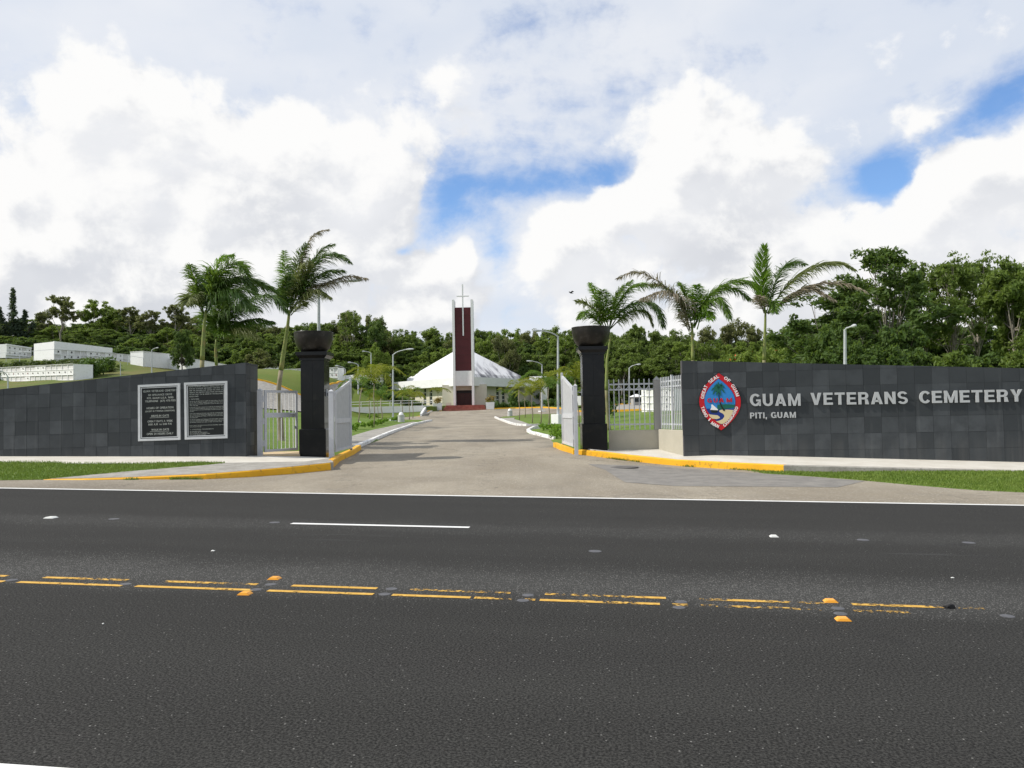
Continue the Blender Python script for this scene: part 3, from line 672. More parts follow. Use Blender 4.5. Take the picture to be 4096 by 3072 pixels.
def tiles(root, wl, s0, s1, sj, sw, zj, zh, tilt, top, bot, rr):
    i0 = math.floor((s0 - sj) / sw); i1 = math.ceil((s1 - sj) / sw)
    for i in range(i0, i1):
        a, b = max(s0, sj + i * sw), min(s1, sj + (i + 1) * sw)
        if b - a < .03: continue
        for j in range(-9, 10):
            g = .0025; za = lambda s, j=j: zj + j * zh + tilt * s
            pl = [(a + g, za(a) + g), (b - g, za(b) + g), (b - g, za(b) + zh - g), (a + g, za(a) + zh - g)]
            pl = clip(pl, top, True); pl = clip(pl, bot, False) if len(pl) > 2 else pl
            if len(pl) < 3 or max(z for _, z in pl) - min(z for _, z in pl) < .02: continue
            o = rr.uniform(.018, .024); plate(wl, pl, 0, o).obj('tile', M_tile, root)
rr = random.Random(4)
WL = Wall((-8.69, 25.97, 0), (1, 0))
lt = lin(WL.at(0, 1558), WL.at(984, 1451)); lb = lin(WL.at(0, 1827), WL.at(984, 1827))
lw_ = thing('granite_wall', 'dark slate entrance wall left of the gate, its top rising to the right, with two black notice boards', 'wall', WL.w(-4, lb(-4)))
s_end = WL.at(984, 1600)[0]; sl0 = -13.
def rel(root): 
    bpy.context.view_layer.update()
    for c in root.children:
        c.matrix_parent_inverse = root.matrix_world.inverted()
sa, za_ = WL.at(380, 1678); sw = WL.at(427, 1678)[0] - sa; zh = WL.at(380, 1623.5)[1] - za_
core = [(sl0, lb(sl0) - .3), (s_end - .02, lb(s_end) - .3), (s_end - .02, lt(s_end) - .006), (sl0, max(lt(sl0), lb(sl0) + .2) - .006)]
b = plate(WL, core, -1.2, 0); n = 4; b.f.append((3, 2, 1, 0)); b.obj('core', M_core, lw_)
tiles(lw_, WL, sl0, s_end, WL.at(108, 1678)[0], sw * .985, za_ - .013 * sa, zh, .013, lt, lb, rr)
# end return of the left wall and its coping
WE = Wall(WL.w(s_end - .02, 0), (0, 1)); WE.n = Vector((1, 0, 0))
te = lt(s_end)
for j in range(9):
    z0, z1 = lb(s_end) + j * zh - .1, min(te, lb(s_end) + (j + 1) * zh - .1)
    if z1 - z0 < .05: continue
    for k in range(3): plate(WE, [(.01 + k * .4, z0 + .003), (.405 + k * .4, z0 + .003), (.405 + k * .4, z1 - .003), (.01 + k * .4, z1 - .003)], 0, rr.uniform(.018, .024)).obj('tile', M_tile, lw_)
b = MB(); c4 = [WL.w(sl0, lt(sl0) - .005, .012), WL.w(s_end, te - .005, .012), WL.w(s_end, te - .005, -1.2), WL.w(sl0, lt(sl0) - .005, -1.2)]
b.add(c4 + [v + Vector((0, 0, .012)) for v in c4], [(4, 5, 6, 7), (0, 1, 5, 4), (1, 2, 6, 5), (2, 3, 7, 6), (3, 0, 4, 7)]); b.obj('coping', M_endface, lw_)
rel(lw_)
WR = Wall(WR0, wdir)
rt = lin(WR.at(2735, 1443), WR.at(4096, 1473)); rb = lin(WR.at(2741, 1824), WR.at(4096, 1852)); rb = (lambda f: (lambda s: f(s) - .01))(rb)
rw = thing('granite_wall', 'long dark slate entrance wall right of the gate carrying the seal and silver letters', 'wall', WR.w(6, rb(6)))
s0 = -.06; s1 = 15.
core = [(s0 + .03, rb(s0) - .4), (s1, rb(s1) - .4), (s1, rt(s1) - .006), (s0 + .03, rt(s0) - .006)]
b = plate(WR, core, -.42, 0); b.f.append((3, 2, 1, 0)); b.obj('core', M_core, rw)
sa, za_ = WR.at(3000 + 520 * .4955, 1440 + 725 * .4955); sw = WR.at(3000 + 1345 * .4955, 1800)[0] - sa; sw /= 6; zh = za_ - WR.at(3257, 1440 + 725 * .4955 + 64)[1]
tiles(rw, WR, s0, s1, sa, sw, za_ - .002 * sa, zh, .002, rt, rb, rr)
M_endl = speck('granite_end_painted_sheen', (.10, .095, .1), (.15, .14, .145), 2, .5)  # paler than the tiles: polished sheen put into the end face colour
WE = Wall(WR.w(s0 + .03, 0), (0, 1)); WE.t = -WR.n; WE.n = -WR.t
for j in range(8):
    z0, z1 = rb(s0) + j * zh - .15, min(rt(s0), rb(s0) + (j + 1) * zh - .15)
    if z1 - z0 > .05: plate(WE, [(-.02, z0 + .003), (.41, z0 + .003), (.41, z1 - .003), (-.02, z1 - .003)], 0, .02).obj('tile', M_endl, rw)
# ---- raised letters
_lc = {}
DG = None
def glyph0(ch, bold):
    k = (ch, bold)
    if k in _lc: return _lc[k]
    cu = bpy.data.curves.new('g', 'FONT'); cu.body = ch; cu.size = 1; cu.offset = bold; cu.resolution_u = 5; cu.extrude = 0
    o = bpy.data.objects.new('g', cu); COL.objects.link(o); dg = bpy.context.evaluated_depsgraph_get(); me = o.evaluated_get(dg).to_mesh()
    vs = [v.co.xy.copy() for v in me.vertices]; fs = [tuple(p.vertices) for p in me.polygons]
    o.evaluated_get(dg).to_mesh_clear(); bpy.data.objects.remove(o); bpy.data.curves.remove(cu)
    ec = {}
    for f in fs:
        for a, c in zip(f, f[1:] + f[:1]): e = (min(a, c), max(a, c)); ec.setdefault(e, []).append((a, c))
    bd = [v[0] for v in ec.values() if len(v) == 1]
    xs_ = [v.x for v in vs]; _lc[k] = (vs, fs, bd, min(xs_), max(xs_)); return _lc[k]

# heavy grotesque capitals, drawn as stroke quads on a cap height of 1
def _arc(cx, cy, rx, ry, a0, a1, w, n=12):      # ring piece, degrees
    o = []
    for i in range(n):
        q = []
        for a, k in ((a0 + (a1 - a0) * i / n, 0), (a0 + (a1 - a0) * i / n, 1), (a0 + (a1 - a0) * (i + 1) / n, 1), (a0 + (a1 - a0) * (i + 1) / n, 0)):
            r = math.radians(a); q.append((cx + (rx - w * k) * math.cos(r), cy + (ry - w * .88 * k) * math.sin(r)))
        o.append(q)
    return o
def _r(x0, y0, x1, y1): return [[(x0, y0), (x1, y0), (x1, y1), (x0, y1)]]
def _d(xa, ya, xb, yb, w): return [[(xa, ya), (xa + w, ya), (xb + w, yb), (xb, yb)]]
_w = .205; _h = .185
def _glyphs():
    G = {}; w, h = _w, _h
    G['I'] = _r(0, 0, w, 1); G['L'] = _r(0, 0, w, 1) + _r(w, 0, .62, h); G['T'] = _r(0, 1 - h, .70, 1) + _r(.35 - w / 2, 0, .35 + w / 2, 1 - h)
    G['E'] = _r(0, 0, w, 1) + _r(w, 0, .66, h) + _r(w, 1 - h, .65, 1) + _r(w, .42, .60, .42 + h * .9); G['F'] = _r(0, 0, w, 1) + _r(w, 1 - h, .63, 1) + _r(w, .40, .56, .40 + h * .9)
    G['H'] = _r(0, 0, w, 1) + _r(.74 - w, 0, .74, 1) + _r(w, .41, .74 - w, .41 + h)
    G['N'] = _r(0, 0, w, 1) + _r(.76 - w, 0, .76, 1) + [[(w, 1), (w, .62), (.76 - w, 0), (.76 - w, .38)]]
    G['M'] = _r(0, 0, w * .93, 1) + _r(.90 - w * .93, 0, .90, 1) + [[(w * .93, 1), (w * .93, .62), (.365, 0), (.45, 0), (.45, .34)]] + [[(.90 - w * .93, 1), (.45, .34), (.45, 0), (.535, 0), (.90 - w * .93, .62)]]
    G['A'] = [[(0, 0), (.225, 0), (.40, .62), (.41, 1), (.29, 1)], [(.82, 0), (.53, 1), (.41, 1), (.40, .62), (.595, 0)]] + _r(.235, .18, .585, .345)
    G['V'] = [[(0, 1), (.28, 0), (.39, 0), (.39, .36), (.225, 1)], [(.78, 1), (.555, 1), (.39, .36), (.39, 0), (.50, 0)]]
    G['Y'] = _r(.285, 0, .285 + w, .42) + [[(0, 1), (.285, .42), (.388, .42), (.388, .58), (.235, 1)], [(.776, 1), (.541, 1), (.388, .58), (.388, .42), (.285 + w, .42)]]
    G['U'] = _r(0, .34, w, 1) + _r(.74 - w, .34, .74, 1) + _arc(.37, .34, .37, .355, 180, 360, w)
    G['O'] = _arc(.42, .5, .42, .515, 0, 360, w, 28); G['C'] = _arc(.40, .5, .40, .515, 38, 322, w, 22)
    G['G'] = _arc(.41, .5, .41, .515, 42, 335, w, 22) + _r(.46, .38, .80, .54) + _r(.66, 0, .80, .38)
    G['P'] = _r(0, 0, w, 1) + _r(w, 1 - h, .40, 1) + _r(w, .36, .40, .36 + h * .95) + _arc(.40, .68, .29, .32, -90, 90, w, 10)
    G['R'] = _r(0, 0, w, 1) + _r(w, 1 - h, .43, 1) + _r(w, .40, .43, .40 + h * .9) + _arc(.43, .70, .28, .30, -90, 90, w, 10) + [[(.46, .42), (.49, 0), (.74, 0), (.66, .40)]]
    G['S'] = _arc(.35, .715, .34, .30, 20, 270, w * .9, 16) + _arc(.36, .275, .35, .29, -160, 90, w * .9, 16)
    G[','] = [[(0, 0), (.04, -.19), (.16, -.19), (.21, 0), (.21, .2), (0, .2)]]
    return G
_GL = None
def glyph(ch, bold):
    global _GL
    if bold < .02: return glyph0(ch, bold)
    if _GL is None: _GL = _glyphs()
    k = (ch, 'g')
    if k in _lc: return _lc[k]
    bm = bmesh.new()
    for q in _GL[ch]:
        ar = sum(q[i][0] * q[(i + 1) % len(q)][1] - q[(i + 1) % len(q)][0] * q[i][1] for i in range(len(q)))
        q = q if ar > 0 else q[::-1]
        try: bm.faces.new([bm.verts.new((x, y, 0)) for x, y in q])
        except ValueError: pass
    bmesh.ops.remove_doubles(bm, verts=bm.verts[:], dist=.0008); bm.verts.index_update()
    vs = [v.co.xy.copy() for v in bm.verts]; fs = [tuple(v.index for v in f.verts) for f in bm.faces]; bm.free(); ec = {}
    for f in fs:
        for a, c in zip(f, f[1:] + f[:1]): e = (min(a, c), max(a, c)); ec.setdefault(e, []).append((a, c))
    bd = [v[0] for v in ec.values() if len(v) == 1]; xs_ = [v.x for v in vs]; _lc[k] = (vs, fs, bd, min(xs_), max(xs_)); return _lc[k]
CAPH = None
def capheight(bold=.0):
    vs = glyph('H', bold)[0]; return max(v.y for v in vs) - min(v.y for v in vs)
def put_glyph(mb, g, fn, t0, t1):       # fn(x,y,out)->world ; extruded between t0 and t1
    vs, fs, bd, _, _ = g; k = len(mb.v); n = len(vs)
    mb.v += [fn(v.x, v.y, t1) for v in vs] + [fn(v.x, v.y, t0) for v in vs]
    mb.f += [tuple(i + k for i in f) for f in fs] + [(c + k, a + k, a + k + n, c + k + n) for a, c in bd]
def word(root, wl, text, xa, xb, ya, yb, hpx, mat_, t0, t1, name='letter', bold=.035, gap=.165, space=.32, join=False):
    # text set between two photo points, cap height hpx (photo pixels), on wall plane
    sA, zA = wl.at(xa, ya, t1); sB, zB = wl.at(xb, yb, t1); h = wl.at(xa, ya - hpx, t1)[1] - zA; k = h / capheight(bold)
    y0_ = min(v.y for v in glyph('H', bold)[0])
    adv = []; x = 0
    for ch in text:
        if ch == ' ': adv.append(None); x += space; continue
        g = glyph(ch, bold); adv.append(x - g[3]); x += g[4] - g[3] + gap
    tot = x - gap; kx = (sB - sA) / tot; mb = MB()
    for ch, a in zip(text, adv):
        if a is None: continue
        m = mb if join else MB()
        put_glyph(m, glyph(ch, bold), lambda X_, Y_, o: wl.w(sA + (X_ + a) * kx, zA + (zB - zA) * ((X_ + a) / tot) + (Y_ - y0_) * k, o), t0, t1)
        if not join: m.obj(name, mat_, root)
    if join: tag(mb.obj(name, mat_, root), kind='stuff')
for tx, xa, xb, ya, yb in (('GUAM', 3001, 3203, 1624, 1623), ('VETERANS', 3244, 3632, 1620, 1615), ('CEMETERY', 3679, 4091, 1613, 1606)):
    word(rw, WR, tx, xa, xb, ya, yb, 48.5, M_letter, .045, .09)
for tx, xa, xb, ya, yb in (('PITI,', 3001, 3068, 1674, 1673), ('GUAM', 3085, 3184, 1672, 1671)):
    word(rw, WR, tx, xa, xb, ya, yb, 23.5, M_letter, .04, .08)
rel(rw)
# ---- the seal
sx, sz = WR.at(2879, 1606)
seal = thing('seal_plaque', 'pointed oval red-bordered seal with palm, boat and beach, mounted on the right entrance wall', 'seal', WR.w(sx, sz))
def sp(x, y): return WR.at(2600 + x * .3316, 1350 + y * .3316)
def poly(pts): return [sp(*p) for p in pts]
def vesica(top, right, bottom, left, n=14):
    (tx_, ty), (rx, ry), (bx, by), (lx, ly) = top, right, bottom, left; out = []
    def arc(p, m, q):
        r = []
        for i in range(n):
            t = i / n; c = (2 * m[0] - (p[0] + q[0]) / 2, 2 * m[1] - (p[1] + q[1]) / 2)
            r.append(((1 - t) ** 2 * p[0] + 2 * t * (1 - t) * c[0] + t * t * q[0], (1 - t) ** 2 * p[1] + 2 * t * (1 - t) * c[1] + t * t * q[1]))
        return r
    return arc(top, right, bottom) + arc(bottom, left, top)
outer = vesica((824, 423), (1097, 770), (856, 1126), (585, 780)); red = vesica((825, 430), (1091, 770), (856, 1119), (591, 780)); rim2 = vesica((822, 495), (1027, 768), (858, 1052), (651, 778)); inn = vesica((822, 500), (1022, 768), (858, 1046), (655, 778))
plate(WR, poly(outer), .0, .075).obj('rim', M_rim, seal); plate(WR, poly(red), .0, .09).obj('border', M_red, seal)
plate(WR, poly(rim2), .0, .094).obj('inner_rim', M_navy, seal); plate(WR, poly(inn), .0, .098).obj('sky_field', M_blue, seal)
inner_w = [(x, y) for x, y in inn]
def cut(poly_, y, below=True): return [(x, z) for x, z in clip([(x, -yy) for x, yy in poly_], lambda s: -y, below)]
def low(poly_, y): return [(x, -z) for x, z in cut(poly_, y, True)]
plate(WR, poly(low(inner_w, 858)), .0, .101).obj('sea', M_navy, seal)
hill = [(805, 868), (808, 812), (850, 806), (900, 804), (960, 806), (1000, 810), (1018, 806), (1017, 820), (1014, 845), (1008, 848), (940, 856), (860, 866)]
plate(WR, poly(hill), .0, .104).obj('headland', M_gdark, seal)
beach = [(826, 884), (850, 872), (930, 870), (1000, 874), (985, 920), (960, 965), (930, 1000), (895, 1028), (860, 1044), (835, 1036), (790, 1010), (830, 1003), (870, 985), (892, 955), (890, 935), (870, 915), (838, 900)]
beach2 = [(700, 925), (760, 933), (810, 938), (838, 958), (836, 972), (800, 984), (745, 978), (720, 955)]
plate(WR, poly(beach), .0, .105).obj('beach', M_sandy, seal); plate(WR, poly(beach2), .0, .1055).obj('beach', M_sandy, seal)
plate(WR, poly([(735, 812), (745, 806), (816, 868), (814, 878), (722, 872), (738, 842)]), .0, .108).obj('sail', M_wht, seal)
plate(WR, poly([(722, 876), (818, 880), (800, 908), (738, 906)]), .0, .107).obj('hull', M_blk2, seal)
tr = [(822, 640), (830, 640), (834, 720), (845, 775), (866, 830), (902, 880), (900, 888), (880, 886), (850, 835), (832, 780), (824, 720)]
plate(WR, poly(tr), .0, .110).obj('palm_trunk', M_blk2, seal)
cx_, cy_ = 822, 612
for (ex, ey, w_, sag) in ((735, 640, 16, -26), (752, 690, 16, -24), (790, 560, 14, 16), (772, 580, 14, -12), (818, 536, 13, 0), (800, 705, 16, -8), (866, 556, 14, 12), (900, 605, 15, 22), (896, 672, 16, 28), (850, 706, 15, 16), (880, 580, 12, 14)):
    d = Vector((ex - cx_, ey - cy_)); nn = Vector((-d.y, d.x)).normalized(); up, dn = [], []
    for i in range(7):
        t = i / 6; c = Vector((cx_, cy_)) + d * t; c.y -= math.sin(math.pi * t) * abs(sag) * .8; wv_ = w_ * math.sin(math.pi * (t * .88 + .08)) * (1 if i % 2 else .62)
        up.append((c.x + nn.x * wv_, c.y + nn.y * wv_)); dn.append((c.x - nn.x * wv_, c.y - nn.y * wv_))
    plate(WR, poly(up + dn[::-1]), .0, .112).obj('palm_leaf', M_gdark, seal)
for ch, x0_, x1_ in (('G', 692, 746), ('U', 768, 816), ('A', 833, 892), ('M', 924, 990)):
    word(seal, WR, ch, 2600 + x0_ * .3316, 2600 + x1_ * .3316, 1350 + (786 - (x0_ - 692) * .02) * .3316, 1350 + (785 - (x1_ - 692) * .02) * .3316, 17, M_red, .05, .115, bold=.03)
def arcword(text, p, q, bulge, hpx):
    p, q = Vector(p), Vector(q); mid = (p + q) / 2 + Vector((-(q - p).y, (q - p).x)).normalized() * bulge; c = 2 * mid - (p + q) / 2
    B = lambda t: (1 - t) ** 2 * p + 2 * t * (1 - t) * c + t * t * q
    ws = [glyph(ch, .03)[4] - glyph(ch, .03)[3] for ch in text]; gap = .1; tot = sum(ws) + gap * (len(ws) - 1); x = 0; k = hpx / capheight(.03); y0_ = min(v.y for v in glyph('H', .03)[0])
    for ch, w_ in zip(text, ws):
        t = (x + w_ / 2) / tot; c0 = B(t); tg = (B(min(1, t + .05)) - B(max(0, t - .05))).normalized(); nn = Vector((tg.y, -tg.x)); kx = (q - p).length / tot
        g = glyph(ch, .03); gm = (g[3] + g[4]) / 2; m = MB()
        def fn(X_, Y_, o): r = c0 + tg * ((X_ - gm) * kx) + nn * ((Y_ - y0_) * k); a, z = sp(r.x, r.y); return WR.w(a, z, o)
        put_glyph(m, g, fn, .06, .098); m.obj('letter', M_wht, seal); x += w_ + gap
arcword('GREAT', (648, 742), (694, 590), -8, 40); arcword('SEAL', (722, 560), (832, 482), -5, 40); arcword('OF', (882, 500), (946, 548), -3, 40); arcword('GUAM', (968, 580), (1036, 716), -6, 40)
arcword('TANO', (610, 838), (668, 968), 6, 38); arcword('I', (698, 1000), (708, 1008), 0, 38); arcword('MAN', (728, 1040), (818, 1092), 4, 38); arcword('CHAMORRO', (896, 1080), (1062, 842), 18, 38)
rel(seal)
# ---- notice boards
def board(label, tl, tr_, br, bl, grp):
    c = WL.at((tl[0] + br[0]) / 2, (tl[1] + br[1]) / 2)
    t = thing('notice_board', label, 'notice board', WL.w(*c), 0, grp)
    def pt(u, v): a = (tl[0] + (tr_[0] - tl[0]) * u, tl[1] + (tr_[1] - tl[1]) * u); d = (bl[0] + (br[0] - bl[0]) * u, bl[1] + (br[1] - bl[1]) * u); return (a[0] + (d[0] - a[0]) * v, a[1] + (d[1] - a[1]) * v)
    def q(m, v0): return [WL.at(*pt(m, v0)), WL.at(*pt(1 - m, v0)), WL.at(*pt(1 - m, 1 - v0)), WL.at(*pt(m, 1 - v0))]
    rings = [(0, 0, .02, .055), (.045, .035, .055, .07), (.06, .045, .03, .05), (.078, .058, .04, .055)]
    def frame(m0, v0, m1, v1, o, name):
        A_, B_ = q(m0, v0), q(m1, v1)
        for i in range(4): plate(WL, [A_[i], A_[(i + 1) % 4], B_[(i + 1) % 4], B_[i]], .0, o).obj(name, M_frame, t)
    frame(0, 0, .052, .04, .085, 'frame'); frame(.064, .05, .082, .063, .062, 'inner_frame')
    plate(WL, q(.03, .03), .02, .045).obj('panel', M_plaque, t)
    return t, pt
def textline(t, pt, s_, u0_, u1_, v0, hv, bold=.01):
    a = pt(u0_, v0); b2 = pt(u1_, v0); hp = hv * (pt(0, 1)[1] - pt(0, 0)[1])
    word(t, WL, s_, a[0], b2[0], a[1], b2[1], hp, M_txt, .045, .0475, 'lettering', bold, .09, .45, True)
t, pt = board('left notice board: black panel with opening hours in larger lettering, silver frame', (556, 1540.5), (723, 1533), (725, 1759), (557, 1764.5), 'notice boards on the left entrance wall')
for s_, a, b2, v, h in (('GUAM VETERANS CEMETERY', .10, .905, .135, .036), ('150 SPRUANCE DRIVE', .22, .79, .202, .033), ('PITI, GUAM U.S.A. 96915', .19, .82, .258, .033), ('TELEPHONE  (671) 475-7355', .145, .87, .313, .033),
                       ('HOURS OF OPERATION', .18, .82, .437, .036), ('(EXCEPT IN TYPHOON CONDITIONS)', .15, .85, .488, .026), ('DRIVE-IN GATE', .29, .71, .577, .034), ('OPEN 7 DAYS A WEEK', .20, .80, .673, .034), ('8:00 A.M. to 5:00 P.M.', .22, .78, .727, .034),
                       ('WALK-IN GATE', .29, .71, .823, .034), ('OPEN 24 HOURS DAILY', .18, .815, .897, .036)):
    textline(t, pt, s_, a, b2, v, h, .015)
for v in (.590, .836):
    a, b2 = pt(.27, v), pt(.73, v); plate(WL, [WL.at(*a), WL.at(*b2), WL.at(b2[0], b2[1] + 1.2), WL.at(a[0], a[1] + 1.2)], .045, .0475).obj('underline', M_txt, t)
rel(t)
t, pt = board('right notice board: black panel filled with small regulation text, silver frame', (740, 1531), (912, 1524), (912.5, 1752.5), (743, 1758), 'notice boards on the left entrance wall')
body = ['GUAM VETERANS CEMETERY REGULATIONS ARE', 'IN PLACE TO HONOR AND RESPECT OUR DEAD. TO', 'KEEP THE GROUNDS SAFE VISITORS ARE ASKED TO', 'OBSERVE THE CEMETERY REGULATIONS AND ENSURE', 'WE ASK THAT YOU BE GUIDED BY THE FOLLOWING', 'REGULATIONS:']
v = .085
for i, s_ in enumerate(body): textline(t, pt, s_, .10, .88 if i < 5 else .31, v, .020, .012); v += .0345
textline(t, pt, '1. VISITATION', .10, .32, .305, .020, .012)
small = [('VISITORS ARE WELCOME EVERY DAY DURING THE HOURS POSTED AT THE GATE', .88, .340), ('AND ARE ASKED TO CONDUCT THEMSELVES WITH DIGNITY AND RESPECT AT ALL', .88, .365), ('TIMES WHILE ON THE GROUNDS. CHILDREN MUST BE WITH AN ADULT AT ALL', .88, .390), ('TIMES WHILE HERE.', .30, .414),
         ('FLOWERS MAY BE PLACED ON GRAVES AT ANY TIME AND WILL BE REMOVED WHEN', .90, .447), ('WITHERED. ARTIFICIAL FLOWERS MAY BE PLACED ON SPECIAL DAYS ONLY AND', .90, .471), ('WILL BE REMOVED BY THE STAFF WHEN FADED OR WORN. NO GLASS IS TO BE', .90, .495), ('USED HERE.', .20, .519),
         ('VEHICLES MUST REMAIN ON THE PAVED ROADS AND OBEY THE POSTED SPEED', .88, .556), ('LIMIT. PARKING ON THE GRASS IS NOT PERMITTED. SPORTS AND PICNICS', .88, .580), ('ARE NOT ALLOWED ANYWHERE. LITTER MUST BE PLACED IN BINS', .88, .604), ('PROVIDED HERE.', .29, .628),
         ('PETS ARE NOT ALLOWED ON THE GROUNDS EXCEPT SERVICE ANIMALS. LOUD MUSIC', .90, .662), ('AND UNRULY BEHAVIOR ARE NOT PERMITTED. PLEASE DO NOT STAND OR SIT', .90, .686), ('ON MARKERS. VISITORS ARE ASKED TO KEEP THE PATHS CLEAR', .85, .710),
         ('PLEASE CONTACT THE OFFICE FOR ANY QUESTIONS CONCERNING THESE RULES', .90, .766), ('THANK YOU FOR YOUR HELP', .37, .790), ('2. ADDITIONAL REQUIREMENTS', .66, .835), ('NO FIREARMS PLEASE', .36, .868), ('NO ALCOHOL ON THE GROUNDS', .51, .890), ('NO LITTERING OR DUMPING HERE', .57, .912), ('NO LOUD MUSIC PLEASE', .47, .934), ('NO SKATING OR CYCLING HERE', .58, .955)]
for s_, u1_, vv in small:
    if vv < .95: textline(t, pt, s_, .10, u1_, vv, .0135, .004)
rel(t)

# ------------------------------------------------------------------ gate pillars and bowls
def pillar(label, px0, px1, d, pyb, pyt, blabel, bpx0, bpx1, bpt, bpb):
    zt = P(px0, pyt, d).z; c = P((px0 + px1) / 2, pyb, d); w = (px1 - px0) * d / F; zb = pave(c.x, c.y) + .1
    zb = min(zb, c.z) - .05; c = Vector((c.x, c.y + w / 2, c.z))
    t = thing('gate_pillar', label, 'pillar', c); H_ = zt - c.z; k = w / 2
    bb = k + .055
    b = MB(); hb = .9 * H_ / 3.55; b.bevbox(-bb, bb, -bb, bb, -.15, hb, .02); b.obj('plinth', M_black, t)
    for (x0_, x1_) in ((-k, -.002), (.002, k)):
        for (z0, z1) in ((hb + .004, hb + (H_ - hb) * .36), (hb + (H_ - hb) * .36 + .004, H_ - .30)):
            b = MB(); b.box(x0_, x1_, -k, k, z0, z1); b.obj('shaft_slab', M_black, t)
    b = MB(); b.box(-k - .03, k + .03, -k - .03, k + .03, H_ - .296, H_ - .22); b.add([(-k - .03, -k - .03, H_ - .219), (k + .03, -k - .03, H_ - .219), (k + .03, k + .03, H_ - .219), (-k - .03, k + .03, H_ - .219), (-k - .13, -k - .13, H_ - .12), (k + .13, -k - .13, H_ - .12), (k + .13, k + .13, H_ - .12), (-k - .13, k + .13, H_ - .12)], [(0, 1, 5, 4), (1, 2, 6, 5), (2, 3, 7, 6), (3, 0, 4, 7)])
    b.box(-k - .135, k + .135, -k - .135, k + .135, H_ - .119, H_); b.obj('capital', M_black, t)
    # bowl
    dc = d + k; R_ = (bpx1 - bpx0) * dc / F / 2; ctr = P((bpx0 + bpx1) / 2, bpb, dc); hB = (bpb - bpt) * dc / F
    bt = thing('stone_bowl', blabel, 'bowl', (ctr.x, c.y, c.z + H_ + .002)); prof_ = []
    r0_ = R_ * .46
    for i in range(11):
        a = i / 10; prof_.append((r0_ + (R_ - r0_) * math.sin(a * math.pi / 2) ** .92, hB * (1 - math.cos(a * math.pi / 2)) ** 1.0 if i else 0))
    prof_ = [(.001, 0), (r0_, 0)] + prof_[1:] + [(R_ + .004, hB * 1.03), (R_ - .05, hB * 1.03), (R_ - .07, hB * .98), (R_ * .7, hB * .5), (.001, hB * .3)]
    MB().lathe(prof_, 40).obj('bowl_shell', M_bowl, bt, True)
    return t, c, k, H_
pl, pc, pk, pH = pillar('left black granite gate pillar beside the white walk-in gate', 1205, 1299, 27.4, 1821, 1408, 'dark stone bowl on the left gate pillar, lamp post rising behind it', 1178, 1332, 1326, 1405)
pr, qc, qk, qH = pillar('right black granite gate pillar at the end of the silver fence', 2336, 2424, 28.7, 1800, 1386, 'dark stone bowl on the right gate pillar, palm fronds behind it', 2287, 2442, 1307, 1384)
# ------------------------------------------------------------------ gates
def frameM(a, b): # local x from a to b (horizontal), local z up, local y to the left of it
    t = Vector((b.x - a.x, b.y - a.y, 0)); L = t.length; t.normalize(); M = Matrix(((t.x, -t.y, 0, a.x), (t.y, t.x, 0, a.y), (0, 0, 1, a.z), (0, 0, 0, 1))); return M, L
def place(t, M): t.matrix_world = M
def post(label, px, d, pyt, pyb, w, grp=None, m=M_grey, cap=.07):
    p = P(px, pyb, d); h = P(px, pyt, d).z - p.z; t = thing('gate_post', label, 'gate post', p, 0, grp); b = MB(); k = w / 2
    b.box(-k, k, -k, k, -.05, h - cap); b.obj('shaft', m, t); b = MB(); b.add([(-k - .01, -k - .01, h - cap), (k + .01, -k - .01, h - cap), (k + .01, k + .01, h - cap), (-k - .01, k + .01, h - cap), (0, 0, h)], [(3, 2, 1, 0), (0, 1, 4), (1, 2, 4), (2, 3, 4), (3, 0, 4)]); b.obj('cap', m, t)
    return t
g = 'square grey gate posts'
post('grey square post hinging the walk-in gate, against the left dark wall', 1041, 26.75, 1553, 1823, .15, g)
post('grey square post hinging the left drive gate leaf, right of the left pillar', 1327, 27.15, 1557, 1841, .155, g)
post('grey square post hinging the right drive gate leaf, left of the right pillar', 2306, 28.1, 1535, 1817, .125, g)
def rail(b, a, c, w, t):  # bar between two local xz points, thickness w in plane, t across
    d = Vector((c[0] - a[0], 0, c[1] - a[1])); n = Vector((-d.z, 0, d.x)).normalized() * (w / 2); A_, C_ = Vector((a[0], 0, a[1])), Vector((c[0], 0, c[1])); y = Vector((0, t / 2, 0))
    b.add([A_ - n - y, C_ - n - y, C_ + n - y, A_ + n - y, A_ - n + y, C_ - n + y, C_ + n + y, A_ + n + y], [(3, 2, 1, 0), (4, 5, 6, 7), (0, 1, 5, 4), (1, 2, 6, 5), (2, 3, 7, 6), (3, 0, 4, 7)])
